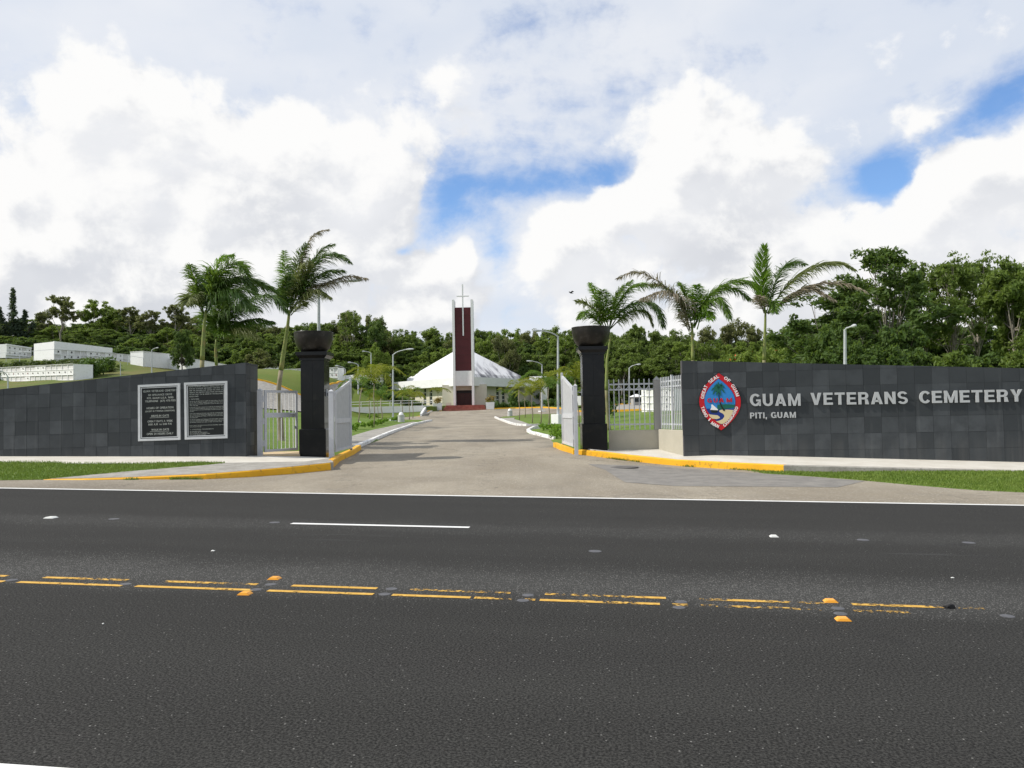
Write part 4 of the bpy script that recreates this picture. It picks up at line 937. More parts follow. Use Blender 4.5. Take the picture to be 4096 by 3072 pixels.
def leaf(label, hp, ep, zb, zt0, zt1, zend, side, grp):
    M, L = frameM(Vector((hp.x, hp.y, zb)), Vector((ep.x, ep.y, zb))); t = thing('drive_gate', label, 'gate', group=grp); place(t, M)
    h0, h1, he = zt0 - zb, zt1 - zb, zend - zb; st = .11; Lp = L - .22
    def one(name, m, f): b = MB(); f(b); return b.obj(name, m, t)
    one('hinge_stile', M_grey, lambda b: b.box(0, st, -.03, .03, 0, h0))
    one('lock_stile', M_grey, lambda b: b.box(Lp - st, Lp, -.0295, .0295, 0, h1))
    one('top_rail', M_grey, lambda b: rail(b, (st, h0 - .05), (Lp - st, h1 - .06), .1, .0585))
    one('mid_rail', M_grey, lambda b: b.box(st, Lp - st, -.032, .032, h0 * .47, h0 * .47 + .17))
    one('bottom_rail', M_grey, lambda b: b.box(st, Lp - st, -.029, .029, 0, .09))
    pz = lambda x: h0 - .1 + (h1 - h0) * (x - st) / (Lp - 2 * st)
    one('panel', M_perf, lambda b: b.box(st, Lp - st, -.006, .006, .09, h0 * .47))
    def up(b): x0_, x1_, z0 = st, Lp - st, h0 * .47 + .17; b.add([(x0_, -.006, z0), (x1_, -.006, z0), (x1_, -.006, pz(x1_)), (x0_, -.006, pz(x0_)), (x0_, .006, z0), (x1_, .006, z0), (x1_, .006, pz(x1_)), (x0_, .006, pz(x0_))], [(0, 1, 2, 3), (7, 6, 5, 4), (0, 4, 5, 1), (1, 5, 6, 2), (2, 6, 7, 3), (3, 7, 4, 0)])
    one('panel', M_perf, up)
    def end(b):
        s = [(Lp + .03, 0), (L, 0), (L, he - .12), (L - .03, he), (Lp + .06, he - .02), (Lp + .03, he - .3)]; n = len(s); b.add([(x, -.035, z) for x, z in s] + [(x, .035, z) for x, z in s], [tuple(range(n)), tuple(range(2 * n - 1, n - 1, -1))] + [((i + 1) % n, i, i + n, (i + 1) % n + n) for i in range(n)])
    one('end_blade', M_grey, end)
    for z in (.25, h0 * .5, h0 - .3): one('hinge', M_grey, lambda b: b.tube([(-.03, 0, z), (-.03, 0, z + .16)], .025, 8))
    one('cable', M_gal, lambda b: b.tube([(Lp - .06, side * .05, h1 * .92), (Lp - .12, side * .06, h1 * .6), (Lp + .02, side * .06, h1 * .3), (Lp - .02, side * .05, .12)], .008, 5))
    w = one('caster_wheel', M_rub, lambda b: b.tube([(L - .2, -.03 + side * .03, -.14), (L - .2, .03 + side * .03, -.14)], .11, 16))
    b = MB(); b.tube([(L - .2, -.036 + side * .03, -.14), (L - .2, .036 + side * .03, -.14)], .05, 12); b.obj('hub', M_gal, w)
    one('caster_fork', M_gal, lambda b: b.box(L - .23, L - .17, side * .03 - .05, side * .03 + .05, -.08, .0))
    return t
def X_(px, d): p = P(px, 1700, d); return p
g = 'open leaves of the grey drive gate'
leaf('open left leaf of the drive gate, grey perforated panels, top edge rising away', X_(1341, 27.3), X_(1404, 30.6), P(1340, 1808, 27.3).z, P(1340, 1565, 27.3).z, P(1391, 1521, 29.8).z, P(1400, 1508, 30.4).z, -1, g)
leaf('open right leaf of the drive gate, grey perforated panels, top edge rising away', X_(2294, 28.4), X_(2250, 31.8), P(2296, 1787, 28.4).z, P(2296, 1546, 28.4).z, P(2260, 1500, 31).z, P(2250, 1490, 31.6).z, 1, g)
# latch brackets
for (c, sx_, px, lab) in ((pc, 1, 1306, 'steel latch bracket on the right side of the left pillar'), (qc, -1, 2324, 'steel latch bracket on the left side of the right pillar')):
    k = pk if sx_ > 0 else qk; t = thing('latch_bracket', lab, 'bracket', (c.x + sx_ * k, c.y - k * .2, P(px, 1572, c.y).z)); b = MB(); b.box(0, sx_ * .03, -.04, .04, -.13, .13); b.obj('back_plate', M_gal, t)
    b = MB(); b.tube([(sx_ * .02, 0, .02), (sx_ * .16, -.02, .02)], .018, 8); b.obj('bolt', M_gal, t); b = MB(); b.tube([(sx_ * .05, 0, .02), (sx_ * .05, 0, -.1)], .014, 8); b.obj('handle', M_dark, t)
# walk-in gate
a = P(1058, 1809, 26.9); e = P(1190, 1797, 28.2); M, L = frameM(a, e); wg = thing('walk_gate', 'white walk-in gate with vertical bars and broad middle rail, beside the left pillar', 'gate'); place(wg, M)
h = P(1060, 1560, 26.9).z - a.z
def one(name, m, f, root=wg): b = MB(); f(b); return b.obj(name, m, root)
for n_, x0_, x1_, z0, z1 in (('stile', 0, .10, 0, h), ('stile', L - .085, L, 0, h), ('top_rail', .10, L - .085, h - .085, h), ('bottom_rail', .10, L - .085, 0, .085), ('mid_rail', .10, L - .085, h * .555, h * .555 + .165)):
    one(n_, M_grey, lambda b: b.box(x0_, x1_, -.027 + .001 * ('rail' in n_), .027 - .001 * ('rail' in n_), z0, z1))
for i in range(7):
    x = .10 + (L - .185) * (i + .6) / 7.2
    for z0, z1 in ((.085, h * .555), (h * .555 + .165, h - .085)): one('bar', M_white, lambda b: b.box(x - .010, x + .010, -.010, .010, z0, z1))
for z in (.2, h * .45, h - .4): one('hinge', M_grey, lambda b: b.tube([(-.035, 0, z), (-.035, 0, z + .2)], .03, 8))
one('handle', M_gal, lambda b: b.tube([(L - .35, -.05, h * .555 + .12), (L - .16, -.06, h * .555 + .12), (L - .11, -.06, h * .555 + .06), (L - .10, -.06, h * .38)], .02, 8))
one('lock', M_gal, lambda b: b.box(L - .17, L - .02, -.05, -.028, h * .36, h * .36 + .1))
# tan threshold behind the gate
th = [P(1040, 1824, 26.4), P(1200, 1822, 27.2), P(1200, 1802, 29.3), P(1055, 1806, 29.0)]
zt_ = max(p.z for p in th); slab('threshold', [Vector((p.x, p.y, P(1120, 1822, 27.0).z + .012 + .05 * (p.y - 26.5) / 3)) for p in th], M_sand, .3)
# ------------------------------------------------------------------ fence and low walls between the right pillar and the right wall
def lowwall(label, A_, B_, zt, zb, thick, m):
    M, L = frameM(Vector((A_.x, A_.y, 0)), Vector((B_.x, B_.y, 0))); t = thing('low_wall', label, 'low wall'); t.matrix_world = Matrix.Translation((A_.x, A_.y, zb)) @ M.to_3x3().to_4x4()
    b = MB(); h = zt - zb; b.bevbox(0, L, 0, thick, -.2, h, .012); b.obj('wall_body', m, t); return t
fa, fb = P(2436, 1798, 29.2), P(2640, 1797, 29.0); zt = P(2540, 1720, 29.1).z
lowwall('low stucco wall under the fence, in shade between the right pillar and the grey pier', fa, fb, zt, P(2540, 1798, 29.1).z, .2, M_beige)
ra, rb_ = P(2636, 1797, 28.85), P(2736, 1823, 26.75); zt2 = P(2640, 1717, 28.85).z
lowwall('sunlit low stucco wall running forward from the grey pier to the right slate wall', ra, rb_, zt2, P(2736, 1825, 26.7).z, .2, M_beige)
pp = P(2633, 1717, 29.0); pier = thing('fence_pier', 'grey stucco pier with pointed cap where the silver fence turns', 'pier', (pp.x, pp.y + .12, zt + .002)); hp_ = P(2633, 1504, 29.0).z - zt; k = .115
b = MB(); b.box(-k, k, -k, k, 0, hp_ - .14); b.obj('shaft', M_pier, pier); b = MB(); b.add([(-k - .01, -k - .01, hp_ - .14), (k + .01, -k - .01, hp_ - .14), (k + .01, k + .01, hp_ - .14), (-k - .01, k + .01, hp_ - .14), (0, 0, hp_)], [(3, 2, 1, 0), (0, 1, 4), (1, 2, 4), (2, 3, 4), (3, 0, 4)]); b.obj('cap', M_pier, pier)
def fence(label, A_, B_, z0, zr, zbar, n, x0_, dx, midpost=None, grp=None):
    M, L = frameM(Vector((A_.x, A_.y, z0)), Vector((B_.x, B_.y, z0))); t = thing('metal_fence', label, 'fence', group=grp); place(t, M)
    for z in zr: one('rail', M_fence, lambda b: b.box(0, L, -.02, .02, z - .028, z + .028), t)
    for i in range(n):
        x = x0_ + dx * i
        if x > L - .02: break
        if midpost and abs(x - midpost) < .06: continue
        one('bar', M_fence, lambda b: b.box(x - .018, x + .018, -.046, -.0205, .02, zbar), t)
    m = int(n // 2); zc = zr[1]; rd = (zr[0] - zr[1]) * .5
    for i in range(m):
        x = x0_ + dx * (2 * i + 1)
        if x + dx > L: break
        pts = [(x + dx * .92 * math.cos(w), 0, zr[0] - .02 + (zr[0] - zr[1] - .02) * math.sin(w)) for w in [math.pi + math.pi * j / 12 for j in range(13)]]
        one('scroll', M_fence, lambda b: b.tube(pts, .011, 6), t)
    if midpost: one('post', M_fence, lambda b: b.box(midpost - .035, midpost + .035, -.036, .036, 0, zbar + .05), t)
    return t
z0 = zt + .004
fence('silver bar fence parallel to the road between right pillar and grey pier', P(2436, 1700, 29.3), P(2621, 1700, 29.15), z0, [P(2540, y, 29.2).z - z0 for y in (1536, 1557.5, 1697)], P(2540, 1516, 29.2).z - z0, 12, .02, 20 * 29.2 / F, None, 'two sections of silver bar fence')
z0 = zt2 + .004; M, L = frameM(P(2645, 1700, 28.8), P(2735, 1700, 26.85))
fence('silver bar fence running forward from grey pier to the right slate wall, bars in sun', P(2648, 1700, 28.75), P(2735, 1700, 26.85), z0, [P(2690, y, 27.8).z - z0 for y in (1523, 1545, 1697)], P(2690, 1505, 27.8).z - z0, 13, .06, L / 13.2, L * .5, 'two sections of silver bar fence')
# ------------------------------------------------------------------ chapel
def wpt(px, py, d): return P(px, py, d)
ch = thing('chapel', 'white chapel with pyramid roof and maroon tower carrying a cross, beyond the drive', 'chapel', P(1850, 1623, 125))
chc = ch.location.copy()
def cpart(name, b, m, parent=None, smooth=False):
    for v in b.v: v -= chc
    return b.obj(name, m, parent or ch, smooth)
D = 125.0
xl, xr = P(1809, 1500, D).x + .12, P(1893, 1500, D).x + .1; zf = P(1850, 1622, D).z; zt = P(1850, 1198, D).z; fw = .36
for a, c in ((xl, xl + fw), (xr - fw, xr)):
    b = MB(); b.box(a, c, D, D + 2.6, zf - .3, zt); cpart('tower_fin', b, M_white)
zp0, zp1 = P(1850, 1483, D).z, P(1850, 1228, D).z; zl = P(1850, 1543, D).z
b = MB(); b.box(xl + fw + .003, xr - fw - .003, D + .5, D + 2.2, zp0, zp1); pan = cpart('tower_panel', b, M_maroon)
for i in range(1, 8):
    b = MB(); z = zp0 + (zp1 - zp0) * i / 8; b.box(xl + fw + .01, xr - fw - .01, D + .485, D + .499, z - .02, z + .02); cpart('panel_joint', b, M_door, pan)
b = MB(); b.box(xl + fw + .003, xr - fw - .003, D + .25, D + 2.2, zl, zp0 - .003); cpart('tower_base_panel', b, M_white)
b = MB(); b.box(xl + fw + .003, xr - fw - .003, D + 2.0, D + 2.3, zf + 2.45, zl - .003); cpart('lintel', b, M_cream)
b = MB(); b.box(xl + fw + .003, xr - fw - .003, D + 2.1, D + 2.25, zf, zf + 2.44); dr = cpart('doorway', b, M_dark)
for k in (0, 1):
    w_ = (xr - xl - 2 * fw) / 2 - .12; x0_ = xl + fw + .1 + k * (w_ + .04); b = MB(); b.box(x0_, x0_ + w_, D + 2.02, D + 2.095, zf + .02, zf + 2.0); cpart('door', b, M_door, dr)
zc0, zc1, za_ = P(1850, 1342, D).z, P(1850, 1136, D).z, P(1850, 1184, D).z; xc = (xl + xr) / 2 + .05
b = MB(); b.box(xc - .1, xc + .1, D + .2, D + .4, zc0, zc1); cr = cpart('cross', b, M_white); b = MB(); b.box(xc - .98, xc + .98, D + .18, D + .38, za_ - .08, za_ + .08); cpart('cross_arm', b, M_white, cr)
# fascia ring, flat roof, pyramid
Fz0, Fz1 = zl, P(1815, 1508, D).z
FC = [Vector((xl - .0, 125.9)), Vector((xr, 125.9)), Vector((P(2163, 1550, 142).x, 142)), Vector((-6.2, 163)), Vector((P(1558, 1560, 143).x, 143))]
cen = sum(FC, Vector((0, 0))) / 5
n = len(FC)
for i in range(n):
    a, c = FC[i], FC[(i + 1) % n]
    if i == 0: continue
    nn = Vector((c.y - a.y, -(c.x - a.x))).normalized(); ai, ci = a - nn * .35, c - nn * .35
    vs, fs = prism([a, c, ci, ai], Fz0, Fz1); b = MB(); b.add(vs, fs); cpart('fascia', b, M_white)
ins = [p + (cen - p) * .07 for p in FC]
vs, fs = prism([p + (cen - p) * .02 for p in FC], Fz0 + .25, Fz1 - .25); b = MB(); b.add(vs, fs); cpart('soffit', b, M_white)
ap = P(1850, 1386, 143); Lb, Rb = P(1628, 1515, 143), P(2089, 1516, 142); zb = Fz1 - .24
RC = [Vector((-9.0, 128.6)), Vector((-6.6, 128.6)), Vector((Rb.x, 142)), Vector((-6.6, 157.)), Vector((Lb.x, 143))]
for i in range(5):
    a, c = RC[i], RC[(i + 1) % 5]; b = MB(); m_ = (a + c) / 2
    b.add([(a.x, a.y, zb), (c.x, c.y, zb), (c.x, c.y, Lb.z), (ap.x, ap.y, ap.z), (a.x, a.y, Lb.z)], [(0, 1, 2, 4), (4, 2, 3)]); cpart('roof', b, M_roof)
# walls under the overhang, with windows cut as recessed bays
WC = [p + (cen - p).normalized() * 1.9 for p in FC]; wz0, wz1 = zf - .6, Fz0 + .26
def wallrun(a, c, wins):
    d = (c - a); L = d.length; t = d / L; nn = Vector((t.y, -t.x)); ed = [0.] + [v for w in wins for v in w[:2]] + [L]
    def pr(s0_, s1_, z0, z1, o0, o1, name, m, parent=None):
        p, q = a + t * s0_, a + t * s1_; vs, fs = prism([p + nn * o0, q + nn * o0, q + nn * o1, p + nn * o1], z0, z1); b = MB(); b.add(vs, fs); return cpart(name, b, m, parent)
    for i in range(0, len(ed) - 1, 2): pr(ed[i], ed[i + 1], wz0, wz1, 0, -.3, 'wall', M_cream)
    for s0_, s1_, zs, zt_ in wins:
        pr(s0_, s1_, wz0, zs, -.002, -.3, 'wall', M_cream); pr(s0_, s1_, zt_, wz1, -.002, -.3, 'wall', M_cream)
        w = pr(s0_ + .01, s1_ - .01, zs, zt_, -.18, -.26, 'window', M_glass)
        for k in range(1, 4): z = zs + (zt_ - zs) * k / 4; pr(s0_ + .01, s1_ - .01, z - .05, z + .05, -.12, -.179, 'glazing_bar', M_white, w)
def spx(a, c, px):  # distance along wall a->c where the view column px crosses
    q = ray(px, 1580); k = q.x / q.y; d = c - a; t = (a.x - k * a.y) / (k * d.y - d.x); return t * d.length
def wins(a, c, lst): return sorted([(spx(a, c, min(p, q) if c.x > a.x else max(p, q)), spx(a, c, max(p, q) if c.x > a.x else min(p, q)), z0, z1) for p, q, z0, z1 in lst])
fr = Vector((xr + .2, 128.2)); fl = Vector((xl - .2, 128.2)); FLz = zf
wallrun(fr, WC[2], wins(fr, WC[2], [(1985, 1997, FLz + .3, wz1 - .35), (2008, 2020, FLz + .3, wz1 - .35), (2056, 2074, FLz + .9, wz1 - .4)]))
wallrun(WC[4], fl, wins(WC[4], fl, [(1694, 1705, FLz + .3, wz1 - .3), (1718, 1729, FLz + .3, wz1 - .3), (1650, 1660, FLz + .3, wz1 - .3)]))
for a, c in ((WC[2], WC[3]), (WC[3], WC[4])): wallrun(a, c, [])
for x0_, x1_ in ((xl - 1.9, xl - .01), (xr + .01, xr + 1.9)):
    b = MB(); b.box(x0_, x1_, 127.0, 128.6, wz0, wz1); cpart('wall', b, M_cream)
# right wing
wx0, wx1 = P(2101, 1560, 137.5).x, P(2189, 1560, 137.5).x; wt = P(2150, 1505, 137.5).z
b = MB(); b.box(P(2120, 1560, 142.6).x, P(2190, 1560, 142.6).x, 142.6, 152, zf - 1.5, P(2150, 1505, 142.6).z); cpart('wing', b, M_white); b = MB(); b.box(P(2160, 1560, 139).x, P(2189, 1560, 139).x, 139, 142.59, zf - 1.5, P(2150, 1512, 139).z); cpart('wing', b, M_white)
lx0 = P(1500, 1560, 150).x; 
# porch slab, steps
for i, (y0_, zz, x0_, x1_) in enumerate(((117.2, .18, -.0, .0), (118.2, .36, .15, -.15), (119.2, .54, .3, -.3))):
    b = MB(); a, c = P(1772, 1640, 118).x + x0_, P(1944, 1640, 118).x + x1_; zz = 2.2 + (zf - 2.2) * (i + 1) / 3; b.box(a, c, y0_, 128.5, zf - 2, zz - .004 * (2 - i)); cpart('step', b, M_brick)
bx = P(1795, 1614, 121); b = MB(); b.box(bx.x - .4, bx.x + .32, 120.6, 121.2, zf - .3, zf + .42); cpart('bench_block', b, M_cream)
# small extension left behind the fascia
b = MB(); b.box(P(1521, 1600, 146).x, P(1600, 1600, 146).x, 146, 156, zf - 1, P(1540, 1555, 146).z); cpart('wing', b, M_white)

# ------------------------------------------------------------------ foliage builders
def leaves(rr, cen, rad, n, size, flat=.6, up=.3, shell=.45):
    """n leaf quads in ellipsoids cen (k,3), rad (k,3)"""
    k = len(cen); idx = rr.integers(0, k, n); v = rr.normal(size=(n, 3)); v /= np.linalg.norm(v, axis=1)[:, None]; r = rr.uniform(shell, 1., n) ** .7
    p = cen[idx] + v * r[:, None] * rad[idx]
    nrm = v * .6 + rr.normal(size=(n, 3)) * .55 + np.array([0, 0, up]); nrm /= np.linalg.norm(nrm, axis=1)[:, None]
    t = np.cross(nrm, rr.normal(size=(n, 3))); t /= np.linalg.norm(t, axis=1)[:, None] + 1e-9; b = np.cross(nrm, t)
    s = size * rr.uniform(.6, 1.35, n)[:, None]; L = t * s; Wd = b * s * .42
    q = np.stack([p - L, p + Wd - nrm * s * .12, p + L, p - Wd - nrm * s * .12], 1).reshape(-1, 3); return q
def quadmesh(q, m):
    n = len(q) // 4; me = bpy.data.meshes.new('leaves'); me.vertices.add(4 * n); me.vertices.foreach_set('co', q.astype(np.float32).ravel()); me.loops.add(4 * n); me.loops.foreach_set('vertex_index', np.arange(4 * n, dtype=np.int32))
    me.polygons.add(n); me.polygons.foreach_set('loop_start', np.arange(0, 4 * n, 4, dtype=np.int32)); me.polygons.foreach_set('loop_total', np.full(n, 4, dtype=np.int32)); me.materials.append(m); me.update(); return me
def tree_proto(seed, Hh, Wd, lm, bm_, trunk_h=.45, nl=4500, leaf_=.34, ncl=20, cl=1.5, open_=1., rtrunk=.2, lean=0., low=0.):
    rr = np.random.default_rng(seed); b = MB(); th = Hh * trunk_h; pts = [Vector((0, 0, -.8))]
    for i in range(1, 6): t = i / 5; pts.append(Vector((lean * t * t + rr.normal() * .12, rr.normal() * .12, th * t)))
    b.tube(pts, [rtrunk * (1.25 - .5 * i / 5) for i in range(6)], 7); cen = []
    for i in range(ncl):
        a = rr.uniform(0, 2 * math.pi); r = Wd / 2 * math.sqrt(rr.uniform(.03, 1)); zz = th * (1 - low) + (Hh - th * (1 - low)) * (rr.uniform(.12, 1)); k = 1 - max(0, (zz / Hh - .62)) ** 1.3 * 2.2
        c = np.array([lean + r * math.cos(a) * max(.3, k), r * math.sin(a) * max(.3, k), zz - cl * .5]); cen.append(c)
        s = pts[int(rr.integers(3, 6))]; e = Vector(c); mid = s.lerp(e, .5) + Vector((rr.normal() * .3, rr.normal() * .3, -.35)); w = rtrunk * .42; b.tube([s, s.lerp(mid, .5), mid, mid.lerp(e, .5), e], [w, w * .8, w * .6, w * .42, w * .2], 5, False)
        for _ in range(2): e2 = e + Vector((rr.normal() * cl * .7, rr.normal() * cl * .7, rr.uniform(0, .7) * cl)); b.tube([mid.lerp(e, .6), e.lerp(e2, .4), e2], [w * .35, w * .25, w * .08], 4, False)
    cen = np.array(cen); rad = np.stack([cl * rr.uniform(.75, 1.25, ncl), cl * rr.uniform(.75, 1.25, ncl), cl * rr.uniform(.8, 1.2, ncl)], 1) * open_
    # break clusters into sprays so gaps show through
    sub = []; sr = []
    for c, r in zip(cen, rad):
        for _ in range(9): v = rr.normal(size=3); v /= np.linalg.norm(v); sub.append(c + v * r * rr.uniform(.3, 1)); sr.append(r * rr.uniform(.3, .55) * np.array([1, 1, .8]))
    q = leaves(rr, np.array(sub), np.array(sr), int(nl * 2.6), leaf_ * .74, shell=.1)
    return quadmesh(q, lm), b.m(bm_, True), Hh, Wd
def put_tree(proto, name, label, cat, base, hgt, wid, rz, group=None, crownmat=None, trunkname='trunk'):
    cm, tm, Hh, Wd = proto; t = thing(name, label, cat, base, rz, group); s = Vector((wid / Wd, wid / Wd, hgt / Hh))
    for nm, me in (('crown', cm), (trunkname, tm)):
        o = link(nm, me, t); o.scale = s
        if nm == 'crown' and crownmat: o.material_slots[0].link = 'OBJECT'; o.material_slots[0].material = crownmat
    return t
PR = {}
for i, (m, bk) in enumerate(((L_mid, M_bark), (L_mid, M_bark), (L_dark, M_bark), (L_light, M_bark), (L_mid, M_bark), (L_olive, M_bark))):
    PR['f%d' % i] = tree_proto(100 + i, 12, 8.5, m, bk, (.50, .56, .42, .5, .6, .52)[i], 5200, .33, (20, 17, 24, 20, 16, 18)[i], 1.5, 1., .17, (0, .8, 0, -.6, .5, 0)[i], low=(.3, .15, .4, .25, .1, .3)[i])
PR['open'] = tree_proto(120, 12, 7, L_olive, M_bark, .62, 2600, .27, 15, 1.1, 1., .16)
PR['airy'] = tree_proto(121, 13, 8, L_mid, M_bark, .45, 1900, .26, 22, 1.1, 1., .17, low=.2)
PR['dense'] = tree_proto(122, 10, 8, L_dark, M_barkd, .25, 8000, .28, 30, 1.6, 1., .2, low=.3)
PR['round'] = tree_proto(123, 6, 5.2, L_olive, M_barkd, .32, 4200, .2, 22, 1.0, 1., .15)
PR['bushy'] = tree_proto(124, 6, 6.5, L_light, M_barkd, .15, 5200, .22, 26, 1.1, 1., .15, low=.4)
PR['big'] = tree_proto(125, 15, 11, L_dark, M_bark, .36, 5200, .33, 34, 1.5, 1., .2, low=.25)
PR['big2'] = tree_proto(126, 14, 9, L_mid, M_bark, .46, 2700, .30, 24, 1.35, 1., .16, low=.1)
PR['low'] = tree_proto(127, 5, 6.5, L_mid, M_barkd, .14, 3800, .3, 22, 1.2, 1., .13, low=.5)
PR['low2'] = tree_proto(128, 5, 6.5, L_dark, M_barkd, .14, 3800, .3, 22, 1.2, 1., .13, low=.5)
def tree_at(proto, px, top, wpx, d, label, group=None, base_drop=0., name='forest_tree', cat='tree', seed=None, mat_=None):
    p = P(px, top, d); zb = Tf(p.x, p.y) - base_drop; hgt = max(3., p.z - zb); wid = wpx * d / F
    rz = random.Random(px * 7 + top + (seed or 0)).uniform(0, 6.28)
    return put_tree(PR[proto], name, label, cat, (p.x, p.y, zb), hgt * 1.0, wid, rz, group, mat_)
rr = random.Random(21)
# forest belts: (pixel x range, top-of-crown skyline, distance, label, group)
sky_c = [(1290, 1290, 120), (1352, 1292, 110), (1396, 1250, 150), (1490, 1272, 140), (1560, 1322, 120), (1625, 1318, 150), (1715, 1312, 150), (1790, 1330, 110), (1850, 1330, 120), (1925, 1318, 130), (1985, 1330, 110), (2050, 1322, 130), (2125, 1325, 120), (2200, 1312, 140), (2275, 1318, 130), (2345, 1325, 120)]
PK = ['f0', 'f1', 'f2', 'f3', 'f4', 'f5', 'f0', 'f2']
ZN = {'l': [(60, 'at the far left photo edge'), (150, 'above the gap between upper niche blocks'), (300, 'above the tall upper niche block'), (450, 'above the right end of the upper niche block'), (580, 'above the linking niche row'), (690, 'left of the narrow dark tree'), (800, 'behind the narrow dark tree and first palm'), (930, 'behind the second palm'), (1080, 'behind the grey-green round tree'), (9999, 'behind the leaning palm')],
      'c': [(1330, 'behind the left pillar bowl'), (1440, 'around the tall airy pale tree'), (1560, 'behind the light green bushy tree'), (1680, 'above the left slope of the chapel roof'), (1810, 'just left of the chapel tower'), (1960, 'close right of the chapel tower'), (2080, 'above the right slope of the chapel roof'), (2200, 'around the tall lamp arm on the right'), (9999, 'between the tall lamp and right bowl')],
      'r': [(2480, 'just right of the right bowl'), (2600, 'over the silver fence'), (2720, 'over the grey pier'), (2850, 'behind the middle right palm'), (2990, 'between the middle and right palms'), (3130, 'behind the right palm'), (9999, 'where the woods meet the tall dark trees')]}
ROWN = ['skyline', 'middle', 'front', 'foot', 'back']
def zlabel(key, px, row):
    k = 'l' if px < 1255 else 'c' if px < 2400 else 'r'; z = next(t for m, t in ZN[k] if px < m)
    base = {'skyline': 'skyline tree of the woods', 'middle': 'middle-row tree of the woods', 'front': 'lower front tree of the woods', 'foot': 'low bushy tree of the woods', 'back': 'dense tree deep in the woods'}[row]
    return base + ' ' + z, row + ' trees of the woods ' + z
def belt(lst, key, d0, jit, kinds=PK):
    row = 'skyline' if len(lst[0]) and d0 in (162, 178, 132) else 'middle' if d0 in (154, 168, 122) else 'front'
    for px, top, w in lst: tree_at(rr.choice(kinds), px, top, w * 1.12, d0 + rr.uniform(-jit, jit), *zlabel(key, px, row))
belt(sky_c, 'c', 162, 6, ['f0', 'f1', 'f4', 'f5', 'airy', 'f3'])
belt([(x + rr.uniform(-15, 15), 1352 + rr.uniform(-14, 22), 130) for x in range(1250, 2420, 62)], 'c', 154, 3)
belt([(x + rr.uniform(-15, 15), 1405 + rr.uniform(-14, 20), 115) for x in range(1250, 2420, 66)], 'c', 149, 2, ['f1', 'f4', 'f3', 'f0'])
sky_l = [(-60, 1280, 130), (110, 1275, 120), (180, 1245, 100), (385, 1207, 140), (455, 1240, 120), (520, 1228, 120), (605, 1240, 110), (700, 1216, 115), (780, 1262, 120), (860, 1290, 120), (940, 1285, 120), (1020, 1300, 120), (1100, 1305, 130), (1180, 1300, 120)]
belt(sky_l, 'l', 178, 6, ['f0', 'f1', 'f4', 'f5', 'open', 'f3'])
belt([(x + rr.uniform(-15, 15), 1325 + rr.uniform(-18, 18), 125) for x in range(-60, 1260, 66)], 'l', 168, 4)
belt([(x + rr.uniform(-15, 15), 1362 + rr.uniform(-22, 16), 92) for x in range(-60, 1260, 54)], 'l', 160, 3, ['f1', 'f4', 'f2', 'f3', 'low'])
sky_r = [(2410, 1335, 110), (2470, 1338, 120), (2545, 1308, 130), (2620, 1322, 120), (2690, 1318, 120), (2760, 1330, 110), (2830, 1312, 120), (2935, 1288, 150), (3010, 1308, 120), (3085, 1318, 120), (3160, 1300, 130), (3230, 1310, 120)]
belt(sky_r, 'r', 132, 5, ['f1', 'f3', 'f5', 'airy', 'f4', 'f0'])
belt([(x + rr.uniform(-15, 15), 1360 + rr.uniform(-14, 22), 150) for x in range(2400, 3340, 70)], 'r', 122, 3, ['f1', 'f4', 'f3', 'airy', 'f0'])
belt([(x + rr.uniform(-15, 15), 1425 + rr.uniform(-14, 20), 140) for x in range(2400, 3340, 74)], 'r', 117, 2, ['f1', 'f4', 'f0', 'airy'])
for lo, hi, st, top, w, d in ((1250, 2440, 58, 1470, 125, 147), (2390, 3340, 62, 1500, 150, 119), (-60, 1260, 70, 1405, 130, 157), (1250, 2440, 70, 1520, 130, 144), (2640, 3340, 80, 1540, 160, 114)):
    for x in range(lo, hi, st):
        if d == 144 and 1560 < x < 2140: continue
        tree_at(rr.choice(['low', 'low2', 'low2']), x + rr.uniform(-12, 12), top + rr.uniform(-14, 14), w * 1.2, d + rr.uniform(-1.5, 1.5), *zlabel('', x, 'foot'))
for lo, hi, st, top, d in ((-100, 1300, 75, 1290, 195), (1250, 2440, 75, 1345, 182), (2360, 3400, 80, 1345, 150)):
    for x in range(lo, hi, st): tree_at('dense', x, top + rr.uniform(-5, 25), 170, d, *zlabel('', x, 'back'))
# trees one can name
tree_at('open', 246, 1182, 150, 158, 'tall open-crowned tree standing above the hill woods, left of the palms', name='crowned_tree')
tree_at('airy', 1396, 1246, 165, 152, 'tall airy pale-trunked tree behind the left pillar bowl, topping the woods', name='airy_tree')
tree_at('f2', 1490, 1270, 150, 151, 'full round-crowned tree topping the woods left of the chapel roof', name='crowned_tree')
tree_at('round', 1030, 1398, 135, 118, 'grey-green round tree with dark trunk, before the niche walls beside the left pillar', name='round_tree')
tree_at('dense', 727, 1318, 85, 126, 'narrow dark green tree before the white block, left of the first palm', name='dark_tree')
tree_at('bushy', 1508, 1385, 128, 142, 'light green bushy round tree behind the niche wall left of the chapel', name='round_tree')
tree_at('f5', 2010, 1352, 130, 146, 'olive brown tree just right of the chapel tower', name='olive_tree')
def uz(px): return next(t for m, t in ((3350, 'letters VE of the wall'), (3480, 'white lamp behind the wall'), (3640, 'letters RANS of the wall'), (3820, 'letters CEM of the wall'), (9999, 'letters ETERY of the wall')) if px < m)
